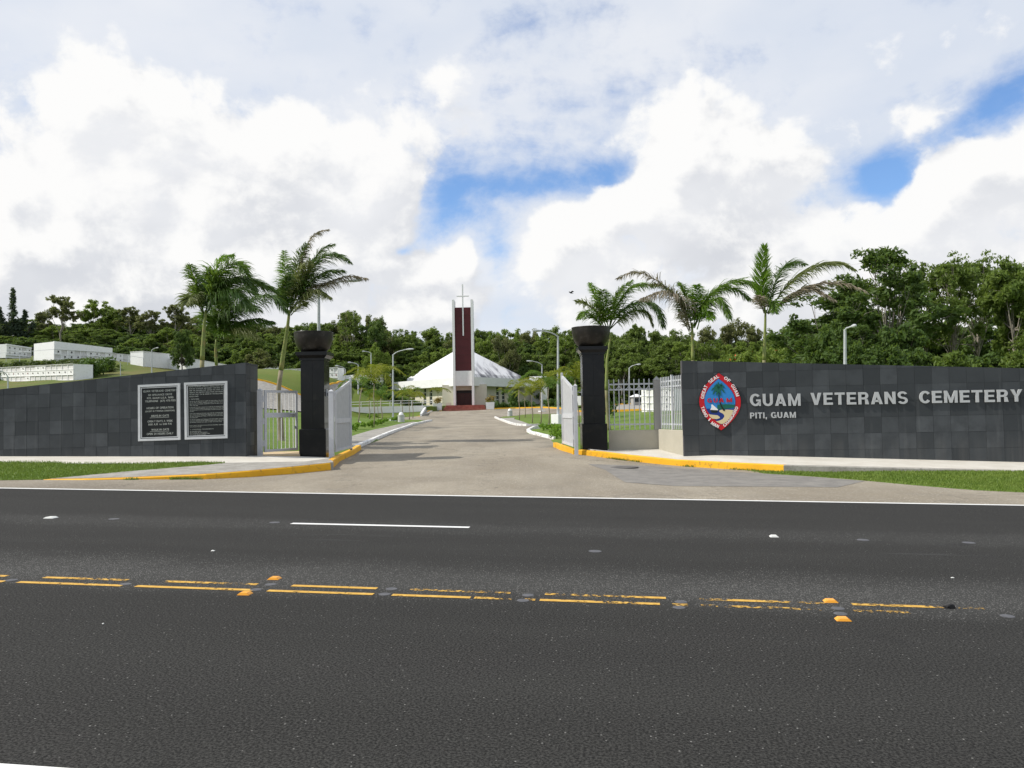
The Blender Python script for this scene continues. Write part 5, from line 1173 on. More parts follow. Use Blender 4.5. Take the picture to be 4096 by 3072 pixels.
# right hand tall trees
for i, (px, top, w, d, k, lab) in enumerate(((3545, 995, 330, 84, 'big', 'tallest dark dome-shaped tree behind the right slate wall'), (3330, 1175, 300, 80, 'big', 'wide dark tree at the left edge of the tall trees, behind the curved palm frond'), (3690, 1045, 190, 92, 'airy', 'thin airy tree just right of the tallest dark tree'), (3800, 1035, 200, 88, 'big2', 'dark tall tree with bare lower trunk, right of the airy one'),
        (3900, 1032, 190, 95, 'big2', 'tall tree second from the right edge, sky showing through its crown'), (4050, 1045, 230, 82, 'f0', 'lighter leafy tall tree at the right edge of the photo'), (4190, 1060, 240, 90, 'big2', 'tall tree partly cut by the right edge of the photo'), (3420, 1120, 200, 96, 'big2', 'tall tree filling the gap left of the tallest dark tree'))):
    tree_at(k, px, top, w * 1.5, d, lab, 'tall trees behind the right wall', name='tall_tree')
for i, (px, top, w, d, k) in enumerate(((3300, 1330, 230, 74, 'low2'), (3440, 1300, 240, 75, 'big'), (3600, 1320, 260, 73, 'low2'), (4150, 1310, 200, 79, 'big2'), (3380, 1390, 220, 70, 'low2'), (3520, 1400, 230, 69, 'low2'), (3660, 1410, 230, 70, 'low2'), (3800, 1425, 230, 69, 'low'), (3940, 1430, 230, 70, 'low2'), (4080, 1425, 230, 68, 'low'), (3500, 1265, 300, 104, 'dense'), (3680, 1300, 300, 108, 'dense'), (3850, 1270, 300, 108, 'dense'), (4000, 1300, 300, 108, 'dense'), (4140, 1270, 300, 108, 'dense'), (3330, 1280, 260, 104, 'dense'))):
    tree_at(k, px, top, w * 1.1, d, ('low dark undergrowth tree' if top > 1360 else 'mid-height undergrowth tree' if top > 1270 else 'rear undergrowth tree') + ' below the tall trees, over the ' + uz(px), 'undergrowth trees ' + ('low' if top > 1360 else 'mid' if top > 1270 else 'rear') + ' over the ' + uz(px), name='undergrowth_tree')
# ironwood at far left
def ironwood():
    rr_ = np.random.default_rng(5); b = MB(); c = []; rd = []
    for (x, h, w) in ((0, 11.5, .8), (-1.7, 8, .9), (1.6, 7.5, .9), (2.6, 5.5, 1.0), (-3, 5.5, 1.), (.6, 6, 1.2)):
        b.tube([(x * .2, 0, -.5), (x * .5, 0, h * .4), (x, 0, h)], [.2, .14, .03], 6)
        for z in np.arange(1.5, h, .45): c.append((x * (.3 + .7 * z / h), rr_.normal() * .3, z)); k = w * (1.3 - z / h) * 1.25; rd.append((k, k, .6))
    return quadmesh(leaves(rr_, np.array(c), np.array(rd), 5200, .24, up=.2, shell=.1), L_needle), b.m(M_barkd), 11.5, 7.5
PR['iron'] = ironwood()
p = P(52, 1160, 162); put_tree(PR['iron'], 'ironwood_tree', 'dark feathery ironwood with pointed spire at the far left skyline', 'tree', (p.x, p.y, Tf(p.x, p.y)), p.z - Tf(p.x, p.y), 210 * 162 / F, .4)
# flowering shrub-trees by the wall
FLP = tree_proto(131, 5, 6.5, L_light, M_barkd, .14, 4200, .24, 24, 1.2, 1., .13, low=.5)
for i, (px, top, w, d) in enumerate(((2990, 1395, 170, 95), (3110, 1380, 190, 92), (3230, 1400, 190, 88), (3170, 1350, 190, 98), (2900, 1430, 150, 98))):
    p = P(px, top, d); zb = Tf(p.x, p.y); t = put_tree(FLP, 'flame_tree', 'bright green bushy tree dotted with orange blossom, ' + ('just left of the right palm trunk', 'just right of the right palm trunk', 'between the right palm and the white lamp', 'rearmost, up behind the right palm', 'farthest left, between two palm trunks')[i], 'tree', (p.x, p.y, zb), p.z - zb, w * d / F * 1.15, i * 1.3, 'orange flowering trees behind the right wall')
    q = leaves(np.random.default_rng(i), np.array([[0, 0, (p.z - zb) * .62]]), np.array([[w * d / F * .5, w * d / F * .5, (p.z - zb) * .36]]), 34, .2, shell=.85); o = link('blossom', quadmesh(q, L_flower), t); o['kind'] = 'stuff'

# ------------------------------------------------------------------ shrubs and ground plants
def shrub_mesh(seed, w, h, n, leaf_, m, k=9):
    rr_ = np.random.default_rng(seed); c = np.stack([rr_.normal(size=k) * w * .24, rr_.normal(size=k) * w * .24, rr_.uniform(.25, .72, k) * h], 1); rd = np.stack([np.full(k, w * .3), np.full(k, w * .3), np.full(k, h * .34)], 1); return quadmesh(leaves(rr_, c, rd, n, leaf_, shell=.3), m)
VZ = ('at the left edge', 'under the block corner', 'under the long block face', 'right of the lower niche wall')
SH = [shrub_mesh(i, 1, 1, 700, .08, L_shrub) for i in range(3)]; VN = [shrub_mesh(10 + i, 1, 1, 1000, .07, L_vine) for i in range(2)]
def shrub(px, py, d, w, h, label, group=None, meshes=SH, name='shrub', cat='shrub', fn=None):
    p = P(px, py, d); z = Tf(p.x, p.y) + .05; o = link(name, rr.choice(meshes), None, (p.x, p.y, z)); o.scale = (w, w, h); o.rotation_euler.z = rr.uniform(0, 6); tag(o, label, cat, group); return o
for x in range(1415, 1690, 24): shrub(x, 1625, 110 + (x - 1415) * .02, 1.7, 1.15, 'low green hedge shrub behind the white ramp wall and railing', 'hedge shrubs behind the ramp wall')
for x, w, h in ((1470, 2.6, 2.0), (1500, 2.2, 1.8), (1562, 2.0, 1.5)): shrub(x, 1610, 116, w, h, 'taller shrub at the foot of the white stair wall left of the chapel', 'shrubs by the stair wall')
for x, w, h, d in ((1990, 1.6, 1.5, 115), (2005, 1.4, 1.2, 115), (2022, 1.3, 1.0, 115), (2075, 1.3, 1.1, 114), (2092, 1.5, 1.0, 114), (2112, 1.5, 1.3, 115), (2130, 1.2, .9, 113), (2190, 1.6, 1.2, 114), (2215, 1.8, 1.3, 113), (2240, 1.8, 1.5, 112)):
    shrub(x, 1625, d, w, h, 'green shrub in the bed before the chapel right wall', 'shrubs before the chapel right wall')

shrub(2052, 1625, 114, 1.9, 2.8, 'tall broad-leaved bright green shrub before the chapel right wall')
for x, yy in [(x, y_) for y_ in (0, 1) for x in range(-30 + 8 * y_, 430, 22)]: shrub(x, 1440, 121 - abs(x) * .01 - yy * 2.5, 3.6, (1.5 if yy == 0 else 1.1) + rr.uniform(-.3, .3), 'vine-covered bank shrub below the upper niche blocks, ' + ('rear row ' if yy == 0 else 'front row ') + VZ[min(3, max(0, x) // 120)], 'bank shrubs ' + str(min(3, max(0, x) // 120)) + str(yy), VN)
for x, d in ((352, 105), (372, 105), (395, 106), (368, 103), (412, 108)): shrub(x, 1510, d, 2.6, 2.6, 'dark leafy shrub right of the lower niche wall end', 'shrubs beside the lower niche wall', SH)
GP = [shrub_mesh(30 + i, 1, 1, 150, .16, L_palmy, 6) for i in range(2)]
gpx = [(1415, 1722), (1432, 1716), (1452, 1714), (1480, 1708), (1500, 1704), (1522, 1698), (1545, 1692), (1570, 1688), (1590, 1684), (1512, 1700), (1534, 1690), (1508, 1668), (1480, 1672), (2165, 1718), (2185, 1720), (2205, 1722), (2228, 1740), (2240, 1752), (2225, 1722), (2215, 1750), (2245, 1725)]
for x, y in gpx:
    p = hit(x, y, Tf, .1); o = link('ground_plant', rr.choice(GP), None, p); s = .36 if x > 2000 else .4; o.scale = (s * 1.3, s * 1.3, s * 1.2); o.rotation_euler.z = rr.uniform(0, 6)
    tag(o, 'bright green leafy clump growing in the lawn left of the drive' if x < 2000 else 'bright green strappy clump on the small island by the right gate leaf', 'plant', 'leafy clumps on the left lawn' if x < 2000 else 'strappy clumps on the right island')
sh = shrub(2432, 1660, 62, 1.1, 2.2, 'dark cycad-like bush seen through the silver fence next to the right pillar'); 

# ------------------------------------------------------------------ palms
def frond_mb(pts, ll, n, hang=.5, wind=(.25, 0, 0), wd=.042, seed=0, twist=0., thin=1., r0_=.03, start=.16, drop=.0):
    rr_ = random.Random(seed); pts = [Vector(p) for p in pts]
    # Catmull-Rom resample
    Q = [pts[0] * 2 - pts[1]] + pts + [pts[-1] * 2 - pts[-2]]; sm = []
    for i in range(1, len(Q) - 2):
        for k in range(6):
            t = k / 6; a, b, c, d = Q[i - 1:i + 3]; sm.append(.5 * ((2 * b) + (c - a) * t + (2 * a - 5 * b + 4 * c - d) * t * t + (3 * b - a - 3 * c + d) * t ** 3))
    sm.append(pts[-1]); L = [0]
    for a, b in zip(sm, sm[1:]): L.append(L[-1] + (b - a).length)
    tot = L[-1]; b = MB(); b.tube(sm, [max(.004, r0_ * (1 - i / (len(sm) - 1)) ** .8) for i in range(len(sm))], 4)
    def at(s):
        for i in range(len(L) - 1):
            if L[i + 1] >= s: t = (s - L[i]) / max(1e-6, L[i + 1] - L[i]); return sm[i].lerp(sm[i + 1], t), (sm[i + 1] - sm[i]).normalized()
        return sm[-1], (sm[-1] - sm[-2]).normalized()
    W_ = Vector(wind); ref = (pts[-1] - pts[0]).normalized()
    for i in range(n):
        f = start + (1 - start) * (i + .5) / n; p, t = at(f * tot); side = t.cross(Vector((0, 0, 1)));
        if side.length < .25: side = t.cross(Vector((0, 1, 0)))
        side.normalize(); nz = side.cross(t).normalized(); le = ll * (math.sin(math.pi * min(1, .18 + .78 * f ** .9)) ** .7) * thin
        for s in (-1, 1):
            if rr_.random() < drop: continue
            l = le * rr_.uniform(.8, 1.15); el = rr_.uniform(-.25, .85) + twist * s; d = (side * s * math.cos(el) * .85 + nz * math.sin(el) * .6 + t * .7).normalized(); d = (d + Vector((rr_.gauss(0, .07), rr_.gauss(0, .07), rr_.gauss(0, .07)))).normalized()
            g = rr_.uniform(.6, 1.4); wi = W_ * rr_.uniform(.4, 1.3); q = p; dd = d; ax = d.cross(Vector((rr_.gauss(0, 1), rr_.gauss(0, 1), rr_.gauss(0, 1)))).normalized(); k = len(b.v); ww = wd * rr_.uniform(.7, 1.2)
            for a_, (st_, wf) in enumerate(((.0, .45), (.3, 1.), (.38, .7), (.32, .0))):
                q = q + dd * l * st_
                if wf: b.v += [q - ax * ww * wf * .5, q + ax * ww * wf * .5]
                else: b.v.append(q)
                dd = (dd + Vector((0, 0, -hang * g * (.35 + .4 * a_))) + wi * .5).normalized()
            b.f += [(k, k + 1, k + 3, k + 2), (k + 2, k + 3, k + 5, k + 4), (k + 4, k + 5, k + 6)]
    return b
def palm(label, base, trunk_px, d, crown_px, shaft_px, fronds, ox, oy, sc, seed, r=(.105, .075), tm=M_ptg, ll=.62):
    """trunk_px: list of pixel points base->crownshaft, fronds: (pixel polyline in zoom units, depth of tip, material, leaflet scale)"""
    bp = Vector((base.x, base.y, base.z)); t = thing('palm_tree', label, 'palm tree', bp); toL = lambda v: v - bp; rr_ = random.Random(seed)
    tp_ = [bp + Vector((0, 0, -.3))] + [P(x, y, d) for x, y in trunk_px if y > shaft_px[0][1] + 15] + [P(*shaft_px[0], d)]; n = len(tp_)
    pts = resample(tp_, .35); rs = []
    for i, p in enumerate(pts): f = i / (len(pts) - 1); rs.append((r[0] + (r[1] - r[0]) * f) * (1 + .9 * max(0, .1 - f) / .1 * .6) * (1 + .015 * (i % 2)))
    b = MB(); b.tube([toL(p) for p in pts], rs, 12); b.obj('trunk', tm, t, True)
    cs = [P(x, y, d) for x, y in shaft_px]; b = MB(); k = r[1]; b.tube([toL(p) for p in resample(cs, .2)], [k * (1.15 - .55 * i / max(1, len(resample(cs, .2)) - 1)) for i in range(len(resample(cs, .2)))], 10); b.obj('crownshaft', M_pshaft, t, True)
    for i, f in enumerate(fronds):
        pl_, dz, m = f[:3]; kw = dict(f[3]) if len(f) > 3 else {}; nP = len(pl_); W3 = []
        for j, (x, y) in enumerate(pl_): W3.append(toL(P(ox + x * sc, oy + y * sc, d + dz * (j / (nP - 1)) ** 1.3)))
        l = kw.pop('ll', ll) * 1.45; nL = int(kw.pop('n', 58) * 2.3); frond_mb(W3, l, nL, seed=seed * 31 + i, **kw).obj('frond', m, t)
    return t
S6 = 1200 / 2212; S5 = 800 / 2141
def base_at(px, d, fn=Tf): p = P(px, 1750, d); return Vector((p.x, p.y, fn(p.x, p.y)))
palm('right palm of the three by the right wall, with upright spear frond', base_at(3052, 36), [(3054, 1600), (3056, 1445), (3061, 1300)], 36, None, [(3056, 1440), (3061, 1300), (3062, 1240)],
     [([(1400, 650), (1372, 420), (1398, 150)], -.4, L_palmy, dict(ll=.52, hang=.05, n=70, wind=(-.1, 0, .6), twist=.3)), ([(1405, 660), (1395, 480), (1420, 330)], .5, L_palm, dict(ll=.4, hang=.1, n=40)),
      ([(1410, 650), (1490, 380), (1580, 280), (1695, 292)], 1.0, L_palmd, {}), ([(1420, 650), (1580, 430), (1790, 300), (1960, 285), (2060, 330)], -.8, L_tan, dict(ll=.7, n=72)),
      ([(1420, 655), (1600, 510), (1830, 430), (2010, 440), (2155, 495)], -1.5, L_dead, dict(ll=.55, n=66, thin=.9, drop=.15)), ([(1425, 655), (1560, 560), (1720, 450), (1900, 480)], .6, L_tan, dict(ll=.55, drop=.2)),
      ([(1430, 650), (1610, 515), (1760, 480), (1920, 560)], -1.0, L_dead, dict(ll=.5, n=44, start=.45, drop=.2)), ([(1420, 650), (1460, 560), (1475, 650)], -1., L_palm, dict(ll=.4, n=30)), ([(1395, 650), (1365, 560), (1350, 520)], -.8, L_dead, dict(ll=.35, n=26))], 2300, 900, S6, 3)
palm('middle palm of the three by the right wall, brown fronds to its left', base_at(2772, 37), [(2772, 1600), (2771, 1445), (2770, 1360)], 37, None, [(2771, 1440), (2770, 1350), (2768, 1290)],
     [([(860, 770), (835, 580), (800, 480), (770, 430)], .4, L_palm, {}), ([(870, 760), (905, 580), (900, 440)], -.6, L_palmy, dict(ll=.55)), ([(880, 750), (960, 560), (1110, 440), (1260, 420), (1370, 510)], -.7, L_palm, dict(ll=.72, n=74)),
      ([(880, 760), (950, 610), (1060, 540), (1140, 690)], -1.4, L_palm, dict(ll=.6, hang=.9)), ([(880, 740), (990, 520), (1150, 470), (1310, 560)], .8, L_palmd, dict(ll=.6)), ([(850, 780), (790, 570), (660, 490), (480, 545)], -.8, L_dead, dict(ll=.65, n=66, hang=.9, drop=.12)),
      ([(850, 760), (740, 530), (570, 390), (430, 350), (310, 395)], .8, L_dead, dict(ll=.6, n=70, drop=.15)), ([(845, 770), (770, 560), (640, 450), (540, 440)], .2, L_tan, dict(ll=.55)), ([(840, 780), (800, 700), (780, 640)], -.5, L_dead, dict(ll=.3, n=16)), ([(900, 770), (930, 680), (980, 640), (1000, 700)], -1., L_palmy, dict(ll=.45, n=30))], 2300, 900, S6, 5, ll=.68)
palm('palm behind the right pillar bowl, green fronds arching to the right', base_at(2436, 40), [(2434, 1700), (2428, 1560), (2432, 1420)], 40, None, [(2425, 1560), (2428, 1440), (2445, 1330)],
     [([(240, 780), (180, 610), (140, 500), (112, 430)], .5, L_palmy, dict(ll=.55)), ([(250, 770), (320, 580), (430, 450), (600, 445)], .8, L_palm, dict(ll=.7, n=66)), ([(250, 775), (360, 620), (500, 560), (600, 610), (650, 750)], -1., L_palmd, dict(ll=.75, n=74, hang=.9)), ([(230, 780), (150, 640), (80, 580), (5, 560)], .3, L_tan, dict(ll=.6)),
      ([(225, 785), (150, 690), (80, 640), (25, 690)], -.9, L_palm, dict(ll=.5)), ([(250, 770), (290, 580), (340, 480), (420, 410)], -.5, L_palm, dict(ll=.6)), ([(250, 775), (400, 640), (520, 640), (570, 740)], -.2, L_tan, dict(ll=.6, hang=.9)), ([(250, 770), (210, 600), (200, 480)], -1., L_palm, {})], 2300, 900, S6, 8, ll=.66)
palm('nearer palm of the left pair, leftmost palm of all', base_at(812, 34), [(812, 1600), (808, 1470), (818, 1290)], 34, None, [(809, 1440), (817, 1300), (824, 1240)],
     [([(310, 1010), (240, 700), (190, 580), (160, 480)], .5, L_palm, dict(ll=.55)), ([(330, 980), (400, 680), (480, 430), (620, 370)], .5, L_palmy, dict(ll=.7)), ([(330, 980), (450, 620), (600, 470), (700, 490), (765, 590)], -.8, L_palm, dict(ll=.75, n=70)), ([(340, 1000), (500, 740), (760, 640), (930, 690), (1090, 760)], .8, L_palmd, dict(ll=.8, n=76)),
      ([(300, 1000), (210, 840), (160, 830), (110, 910)], -.9, L_tan, dict(ll=.6)), ([(340, 1000), (460, 800), (650, 760), (780, 950)], -1.2, L_palmd, dict(ll=.75, n=66, hang=.9)), ([(330, 1000), (380, 700), (400, 540)], -.2, L_palmd, dict(ll=.7)), ([(340, 990), (520, 690), (700, 620), (850, 740)], -.3, L_palmd, dict(ll=.8, n=66)), ([(300, 1000), (250, 800), (215, 700)], .9, L_tan, dict(ll=.5))], 700, 880, S5, 11, r=(.125, .09), ll=.7)
palm('rear palm of the left pair, dark fronds drooping right', base_at(866, 37), [(867, 1600), (866, 1480), (864, 1400)], 37, None, [(866, 1460), (862, 1400), (866, 1350)],
     [([(440, 1290), (600, 1010), (850, 830), (1060, 820), (1195, 980)], -.6, L_palmd, dict(ll=.85, n=80, hang=.9)), ([(440, 1290), (600, 1130), (850, 1060), (1060, 1090)], .5, L_palmd, dict(ll=.7, n=66, hang=1.)), ([(430, 1270), (425, 900), (410, 620)], .6, L_palmd, dict(ll=.7)), ([(440, 1280), (530, 920), (680, 740), (880, 790)], .9, L_palmd, dict(ll=.8, n=70)),
      ([(430, 1280), (385, 1060), (340, 1010)], -.8, L_palm, {}), ([(450, 1290), (560, 1190), (760, 1170), (890, 1270)], -1.2, L_tan, dict(ll=.6, hang=.9)), ([(440, 1280), (560, 1000), (720, 900), (900, 960)], -1.5, L_palmd, dict(ll=.75, n=66, hang=.8)), ([(445, 1290), (500, 1190), (560, 1230)], -1., L_palm, dict(n=34, ll=.5)), ([(440, 1285), (500, 980), (560, 800)], -.6, L_palmd, dict(ll=.75))], 700, 880, S5, 13, r=(.10, .07), ll=.72)
palm('leaning tall palm seen through the walk-in gate, its grey-green ragged crown left of the bowl', base_at(1126, 38.5), [(1122, 1700), (1114, 1560), (1126, 1440), (1146, 1330)], 38.5, None, [(1124, 1480), (1136, 1400), (1150, 1310), (1158, 1240)],
     [([(1210, 1010), (1185, 700), (1175, 500), (1168, 330)], .3, L_palmy, dict(ll=.5)), ([(1230, 960), (1300, 620), (1380, 350), (1480, 170), (1640, 100)], .6, L_dead, dict(ll=.55, n=74, drop=.12, hang=.7)), ([(1240, 950), (1390, 620), (1580, 400), (1740, 370), (1865, 450)], -.8, L_palmd, dict(ll=.75, n=74)), ([(1240, 970), (1400, 760), (1660, 660), (1860, 600), (2055, 625)], .2, L_dead, dict(ll=.6, n=76, hang=.9, drop=.1)),
      ([(1235, 1000), (1340, 860), (1500, 750), (1660, 830)], -1., L_tan, dict(ll=.65, hang=.8)), ([(1215, 990), (1175, 850), (1130, 730)], .6, L_tan, dict(ll=.4)), ([(1230, 940), (1290, 560), (1340, 380), (1400, 250)], -.3, L_palmd, dict(ll=.65)), ([(1240, 950), (1420, 560), (1560, 330), (1700, 260)], .9, L_palmd, dict(ll=.7)), ([(1240, 980), (1420, 700), (1620, 560), (1800, 540)], -.5, L_palmd, dict(ll=.75)), ([(1240, 970), (1360, 600), (1430, 440)], -1.2, L_tan, dict(ll=.65)), ([(1215, 1000), (1180, 780), (1210, 600)], -.9, L_palmd, dict(ll=.5)), ([(1240, 1020), (1320, 930), (1400, 880)], -.8, L_tan, dict(ll=.4, n=20))], 700, 880, S5, 17, r=(.17, .105), tm=M_ptrunk, ll=.7)
# young palms: shared frond meshes
def yf(seed, m, len_=1.9, arch=1.):
    return frond_mb([(0, 0, 0), (len_ * .3, 0, .62 * arch), (len_ * .65, 0, .68 * arch), (len_, 0, .1 * arch)], .62, 40, hang=.5, wind=(.08, 0, 0), wd=.036, seed=seed, r0_=.02, start=.12).m(m)
YF = {0: [yf(i, L_young) for i in range(3)], 1: [yf(5 + i, L_youngg) for i in range(3)]}
def young(bpx, bpy, cpx, cpy, kind, label, group, nf=7, size=1., d=None, lean=0):
    base = hit(bpx, bpy, Tf, .1) if d is None else P(bpx, bpy, d); d = base.y; top = P(cpx, cpy, d); t = thing('young_palm', label, 'palm tree', base, 0, group); b = MB(); v = top - base
    b.tube([(0, 0, -.2), v * .35 + Vector((.05, 0, 0)), v * .7 - Vector((.04, 0, 0)), v], [.05, .038, .034, .03], 7); b.obj('trunk', M_ptrunk, t, True); r_ = random.Random(int(bpx * 3 + cpy))
    for i in range(nf):
        o = link('frond', r_.choice(YF[kind if r_.random() < .8 else 1 - kind]), t, v); o.rotation_euler = (0, r_.uniform(-.55, .15), i * 2 * math.pi / nf + r_.uniform(-.4, .4)); s = size * r_.uniform(.8, 1.15); o.scale = (s, s, s)
gl = 'young palms on the left lawn'; gr_ = 'young palms on the right lawn'
for i, (a, b_, c, e, k, lab, nf, sz) in enumerate(((1428, 1714, 1447, 1550, 1, 'leaning young palm beside the left gate leaf, nearest on the left lawn', 4, .85), (1495, 1706, 1497, 1535, 0, 'largest young palm on the left lawn, wide yellow-green crown', 9, 1.25), (1528, 1694, 1524, 1592, 1, 'small dark green young palm left of the grey lamp post on the left lawn', 6, .8), (1608, 1668, 1610, 1585, 0, 'slim young palm rising just behind the left trash can', 7, 1.0),
        (1637, 1676, 1637, 1590, 0, 'yellow young palm right of the left trash can, spreading to the right', 7, 1.0), (1651, 1670, 1652, 1600, 0, 'last young palm on the left lawn, nearest the drive', 6, .9), (1477, 1674, 1478, 1600, 0, 'thin rear young palm close to the ramp wall, left of the wide one', 5, .8), (1511, 1670, 1511, 1604, 0, 'thin rear young palm close to the ramp wall, right of the wide one', 6, .8))):
    young(a, b_, c, e, k, lab, gl, nf, sz)
for i, (a, b_, c, e, k, lab, nf, sz) in enumerate(((2077, 1679, 2076, 1560, 0, 'leftmost young palm right of the drive, single crown arching right', 5, .8), (2100, 1668, 2100, 1590, 0, 'short thin young palm second from the left on the right lawn', 5, .7), (2129, 1690, 2127, 1580, 0, 'yellow-green young palm left of the middle lamp block on the right lawn', 7, .9), (2163, 1696, 2163, 1570, 0, 'young palm directly before the middle lamp post on the right lawn', 7, 1.0), (2195, 1707, 2194, 1548, 1, 'tallest dark green young palm on the right lawn by the white kerb', 7, .95))):
    young(a, b_, c, e, k, lab, gr_, nf, sz)
for i in range(0):
    pass
young(2318, 1720, 2300, 1520, 0, 'yellow-green young palm half hidden between the right gate leaf and the pillar', None, 8, .8, 47)
young(1752, 1600, 1752, 1575, 0, 'little palm by the chapel windows left of the door', None, 6, .9, 118); young(2022, 1605, 2022, 1578, 1, 'little palm by the chapel windows right of the door', None, 6, .8, 118)
# ------------------------------------------------------------------ niche walls on the hill
M_niche = speck('niche_white', (.80, .80, .79), (.84, .84, .83), .8, .7, (.55, .54, .5), 4, .4, .05)
M_panel = speck('niche_panel', (.56, .55, .53), (.66, .65, .63), .8, .7, (.4, .39, .36), 6, .4, .05)
M_panelw = speck('niche_panel_white', (.72, .72, .70), (.78, .78, .76), .8, .7, None, 10, 0, .05)
M_vase = mat('niche_vase', (.07, .06, .06), .6); M_vaser = mat('niche_flowers', (.25, .06, .07), .8)
def niche(label, pa, pb, rows, cols, thick, grp, cap=0., pat=None, plain=False, sill=.06):
    """pa, pb: (px, y_top, y_bottom, depth) of the two ends of the front face, left to right"""
    A0_, A1_ = P(pa[0], pa[2], pa[3]), P(pa[0], pa[1], pa[3]); B0_, B1_ = P(pb[0], pb[2], pb[3]), P(pb[0], pb[1], pb[3]); zb = min(A0_.z, B0_.z); zt = max(A1_.z, B1_.z)
    za, zA, zB_, zbt = A0_.z, A1_.z, B0_.z, B1_.z
    M, L = frameM(Vector((A0_.x, A0_.y, 0)), Vector((B0_.x, B0_.y, 0))); t = thing('niche_wall', label, 'niche wall', group=grp); t.matrix_world = M
    lo = lambda x: za + (zB_ - za) * x / L; hi = lambda x: zA + (zbt - zA) * x / L
    def quad(name, x0, x1, f0, f1, y0, y1, m, parent=t):   # f: fraction of the height
        b = MB(); pt = lambda x, f, y: (x, y, lo(x) + (hi(x) - lo(x)) * f)
        b.add([pt(x0, f0, y0), pt(x1, f0, y0), pt(x1, f1, y0), pt(x0, f1, y0), pt(x0, f0, y1), pt(x1, f0, y1), pt(x1, f1, y1), pt(x0, f1, y1)], [(0, 1, 2, 3), (7, 6, 5, 4), (0, 4, 5, 1), (1, 5, 6, 2), (2, 6, 7, 3), (3, 7, 4, 0)]); return b.obj(name, m, parent)
    quad('body', 0, L, -.25, 1, .22, thick, M_niche)
    if plain: quad('face', 0, L, -.25, 1.0, 0, .219, M_niche); quad('coping', -.05, L + .05, 1.001, 1.03, -.06, thick + .03, M_niche); return t
    c0 = 1 - cap; quad('coping', -.04, L + .04, c0, 1.02, -.05, .218, M_niche)
    fr = .028
    for i in range(rows + 1): f = c0 * i / rows; h2 = .014; quad('shelf', 0, L, max(-.2, f - h2), min(f + h2, c0 - .001), 0, .218, M_niche)
    for j in range(cols + 1): x = L * j / cols; quad('divider', max(0, x - .05), min(L, x + .05), 0, c0 - .002, .03, .217, M_niche)
    r_ = random.Random(int(pa[0] * 3 + rows))
    for i in range(rows):
        for j in range(cols):
            x0, x1 = L * j / cols + .05, L * (j + 1) / cols - .05; f0, f1 = c0 * i / rows + .016, c0 * (i + 1) / rows - .016; v = pat(i, j) if pat else r_.random() < .5
            pn = quad('niche_panel', x0, x1, f0, f1, .12 if not v else .05, .2, M_panelw if v else M_panel)
            if v: xm = x0 + (x1 - x0) * .62; fm = f0 + (f1 - f0) * .55; quad('vase', xm - .09, xm + .09, fm - .035 * 3 / rows, fm + .035 * 3 / rows, -.02, .049, M_vase if r_.random() < .9 else M_vaser, pn)
    return t
g = 'white niche walls on the left hill'
pt3 = {2: (6, 9, 10), 1: range(0, 16), 0: (7, 0)}
niche('long white lower niche wall with three rows of niches, above the sloping slate wall at far left', (-45, 1473, 1527, 120), (292, 1456, 1520, 100), 3, 17, 2.4, g, 0., lambda i, j: (j - 1) in (list(pt3[i])))
niche('upper white niche block second from the left, seen on its corner above the vine bank', (217, 1366, 1437, 124), (448, 1393, 1441, 132), 2, 9, 6, g, .42)
niche('upper white niche block at the far left edge of the photo', (27, 1376, 1420, 136), (126, 1391, 1428, 141), 2, 5, 5, g, .1)
niche('low niche row linking the second upper block to the plain white block', (449, 1413, 1446, 133), (531, 1420, 1458, 136), 2, 4, 2, g, .0)
niche('plain white block wall with bright end, left of the narrow dark tree', (573, 1406, 1476, 126), (702, 1420, 1482, 132), 1, 1, 2.8, g, plain=True)
niche('plain white wall sloping down behind the two left palms', (745, 1432, 1500, 129), (915, 1461, 1510, 137), 1, 1, 4, g, plain=True)
niche('plain white wall behind the grey-green round tree', (1042, 1459, 1512, 124), (1121, 1470, 1520, 129), 1, 1, 4, g, plain=True)
niche('white niche wall with rows of vases seen either side of the left pillar', (1137, 1478, 1524, 132), (1351, 1470, 1531, 130), 3, 13, 2.5, g, .0)
niche('white niche wall left of the chapel, behind the wide young palm', (1415, 1500, 1546, 132), (1640, 1493, 1530, 150), 3, 12, 2.5, g, .0)
g = 'white niche racks beyond the silver fence'
niche('white niche rack four rows high, seen through the silver fence beside the grey pier', (2566, 1556, 1667, 78), (2700, 1556, 1669, 69), 4, 6, 1.6, g, .0, lambda i, j: j % 2 == 0)
niche('small white niche block by the back road, seen through the silver fence near the pillar', (2402, 1582, 1612, 104), (2435, 1586, 1613, 112), 2, 2, 4, g, .0)
niche('small white niche wall glimpsed behind the tall lamp on the right', (2160, 1557, 1585, 150), (2260, 1552, 1580, 150), 2, 5, 2, 'white niche racks beyond the silver fence', .0)
# pale kiosk by the back road
KS = .55; kp = P(2546, 1626, 106); kz = kp.z; k = thing('kiosk', 'small grey kiosk with white roof, seen through the silver fence', 'kiosk', (kp.x, kp.y, kz), .2)
b = MB(); b.box(-1.1, 1.1, -1, 1, -.3, 2.3); b.obj('wall', M_pier, k); b = MB(); b.box(-.8, .8, -1.02, -1.003, 1.1, 2.0); b.obj('window', M_glass, k); b = MB(); b.add([(-1.5, -1.4, 2.302), (1.5, -1.4, 2.302), (1.5, 1.4, 2.302), (-1.5, 1.4, 2.302), (-.2, -.2, 3.0), (.2, -.2, 3.0), (.2, .2, 3.0), (-.2, .2, 3.0)], [(3, 2, 1, 0), (4, 5, 6, 7), (0, 1, 5, 4), (1, 2, 6, 5), (2, 3, 7, 6), (3, 0, 4, 7)]); b.obj('roof', M_white, k); k.scale = (KS, KS, KS)
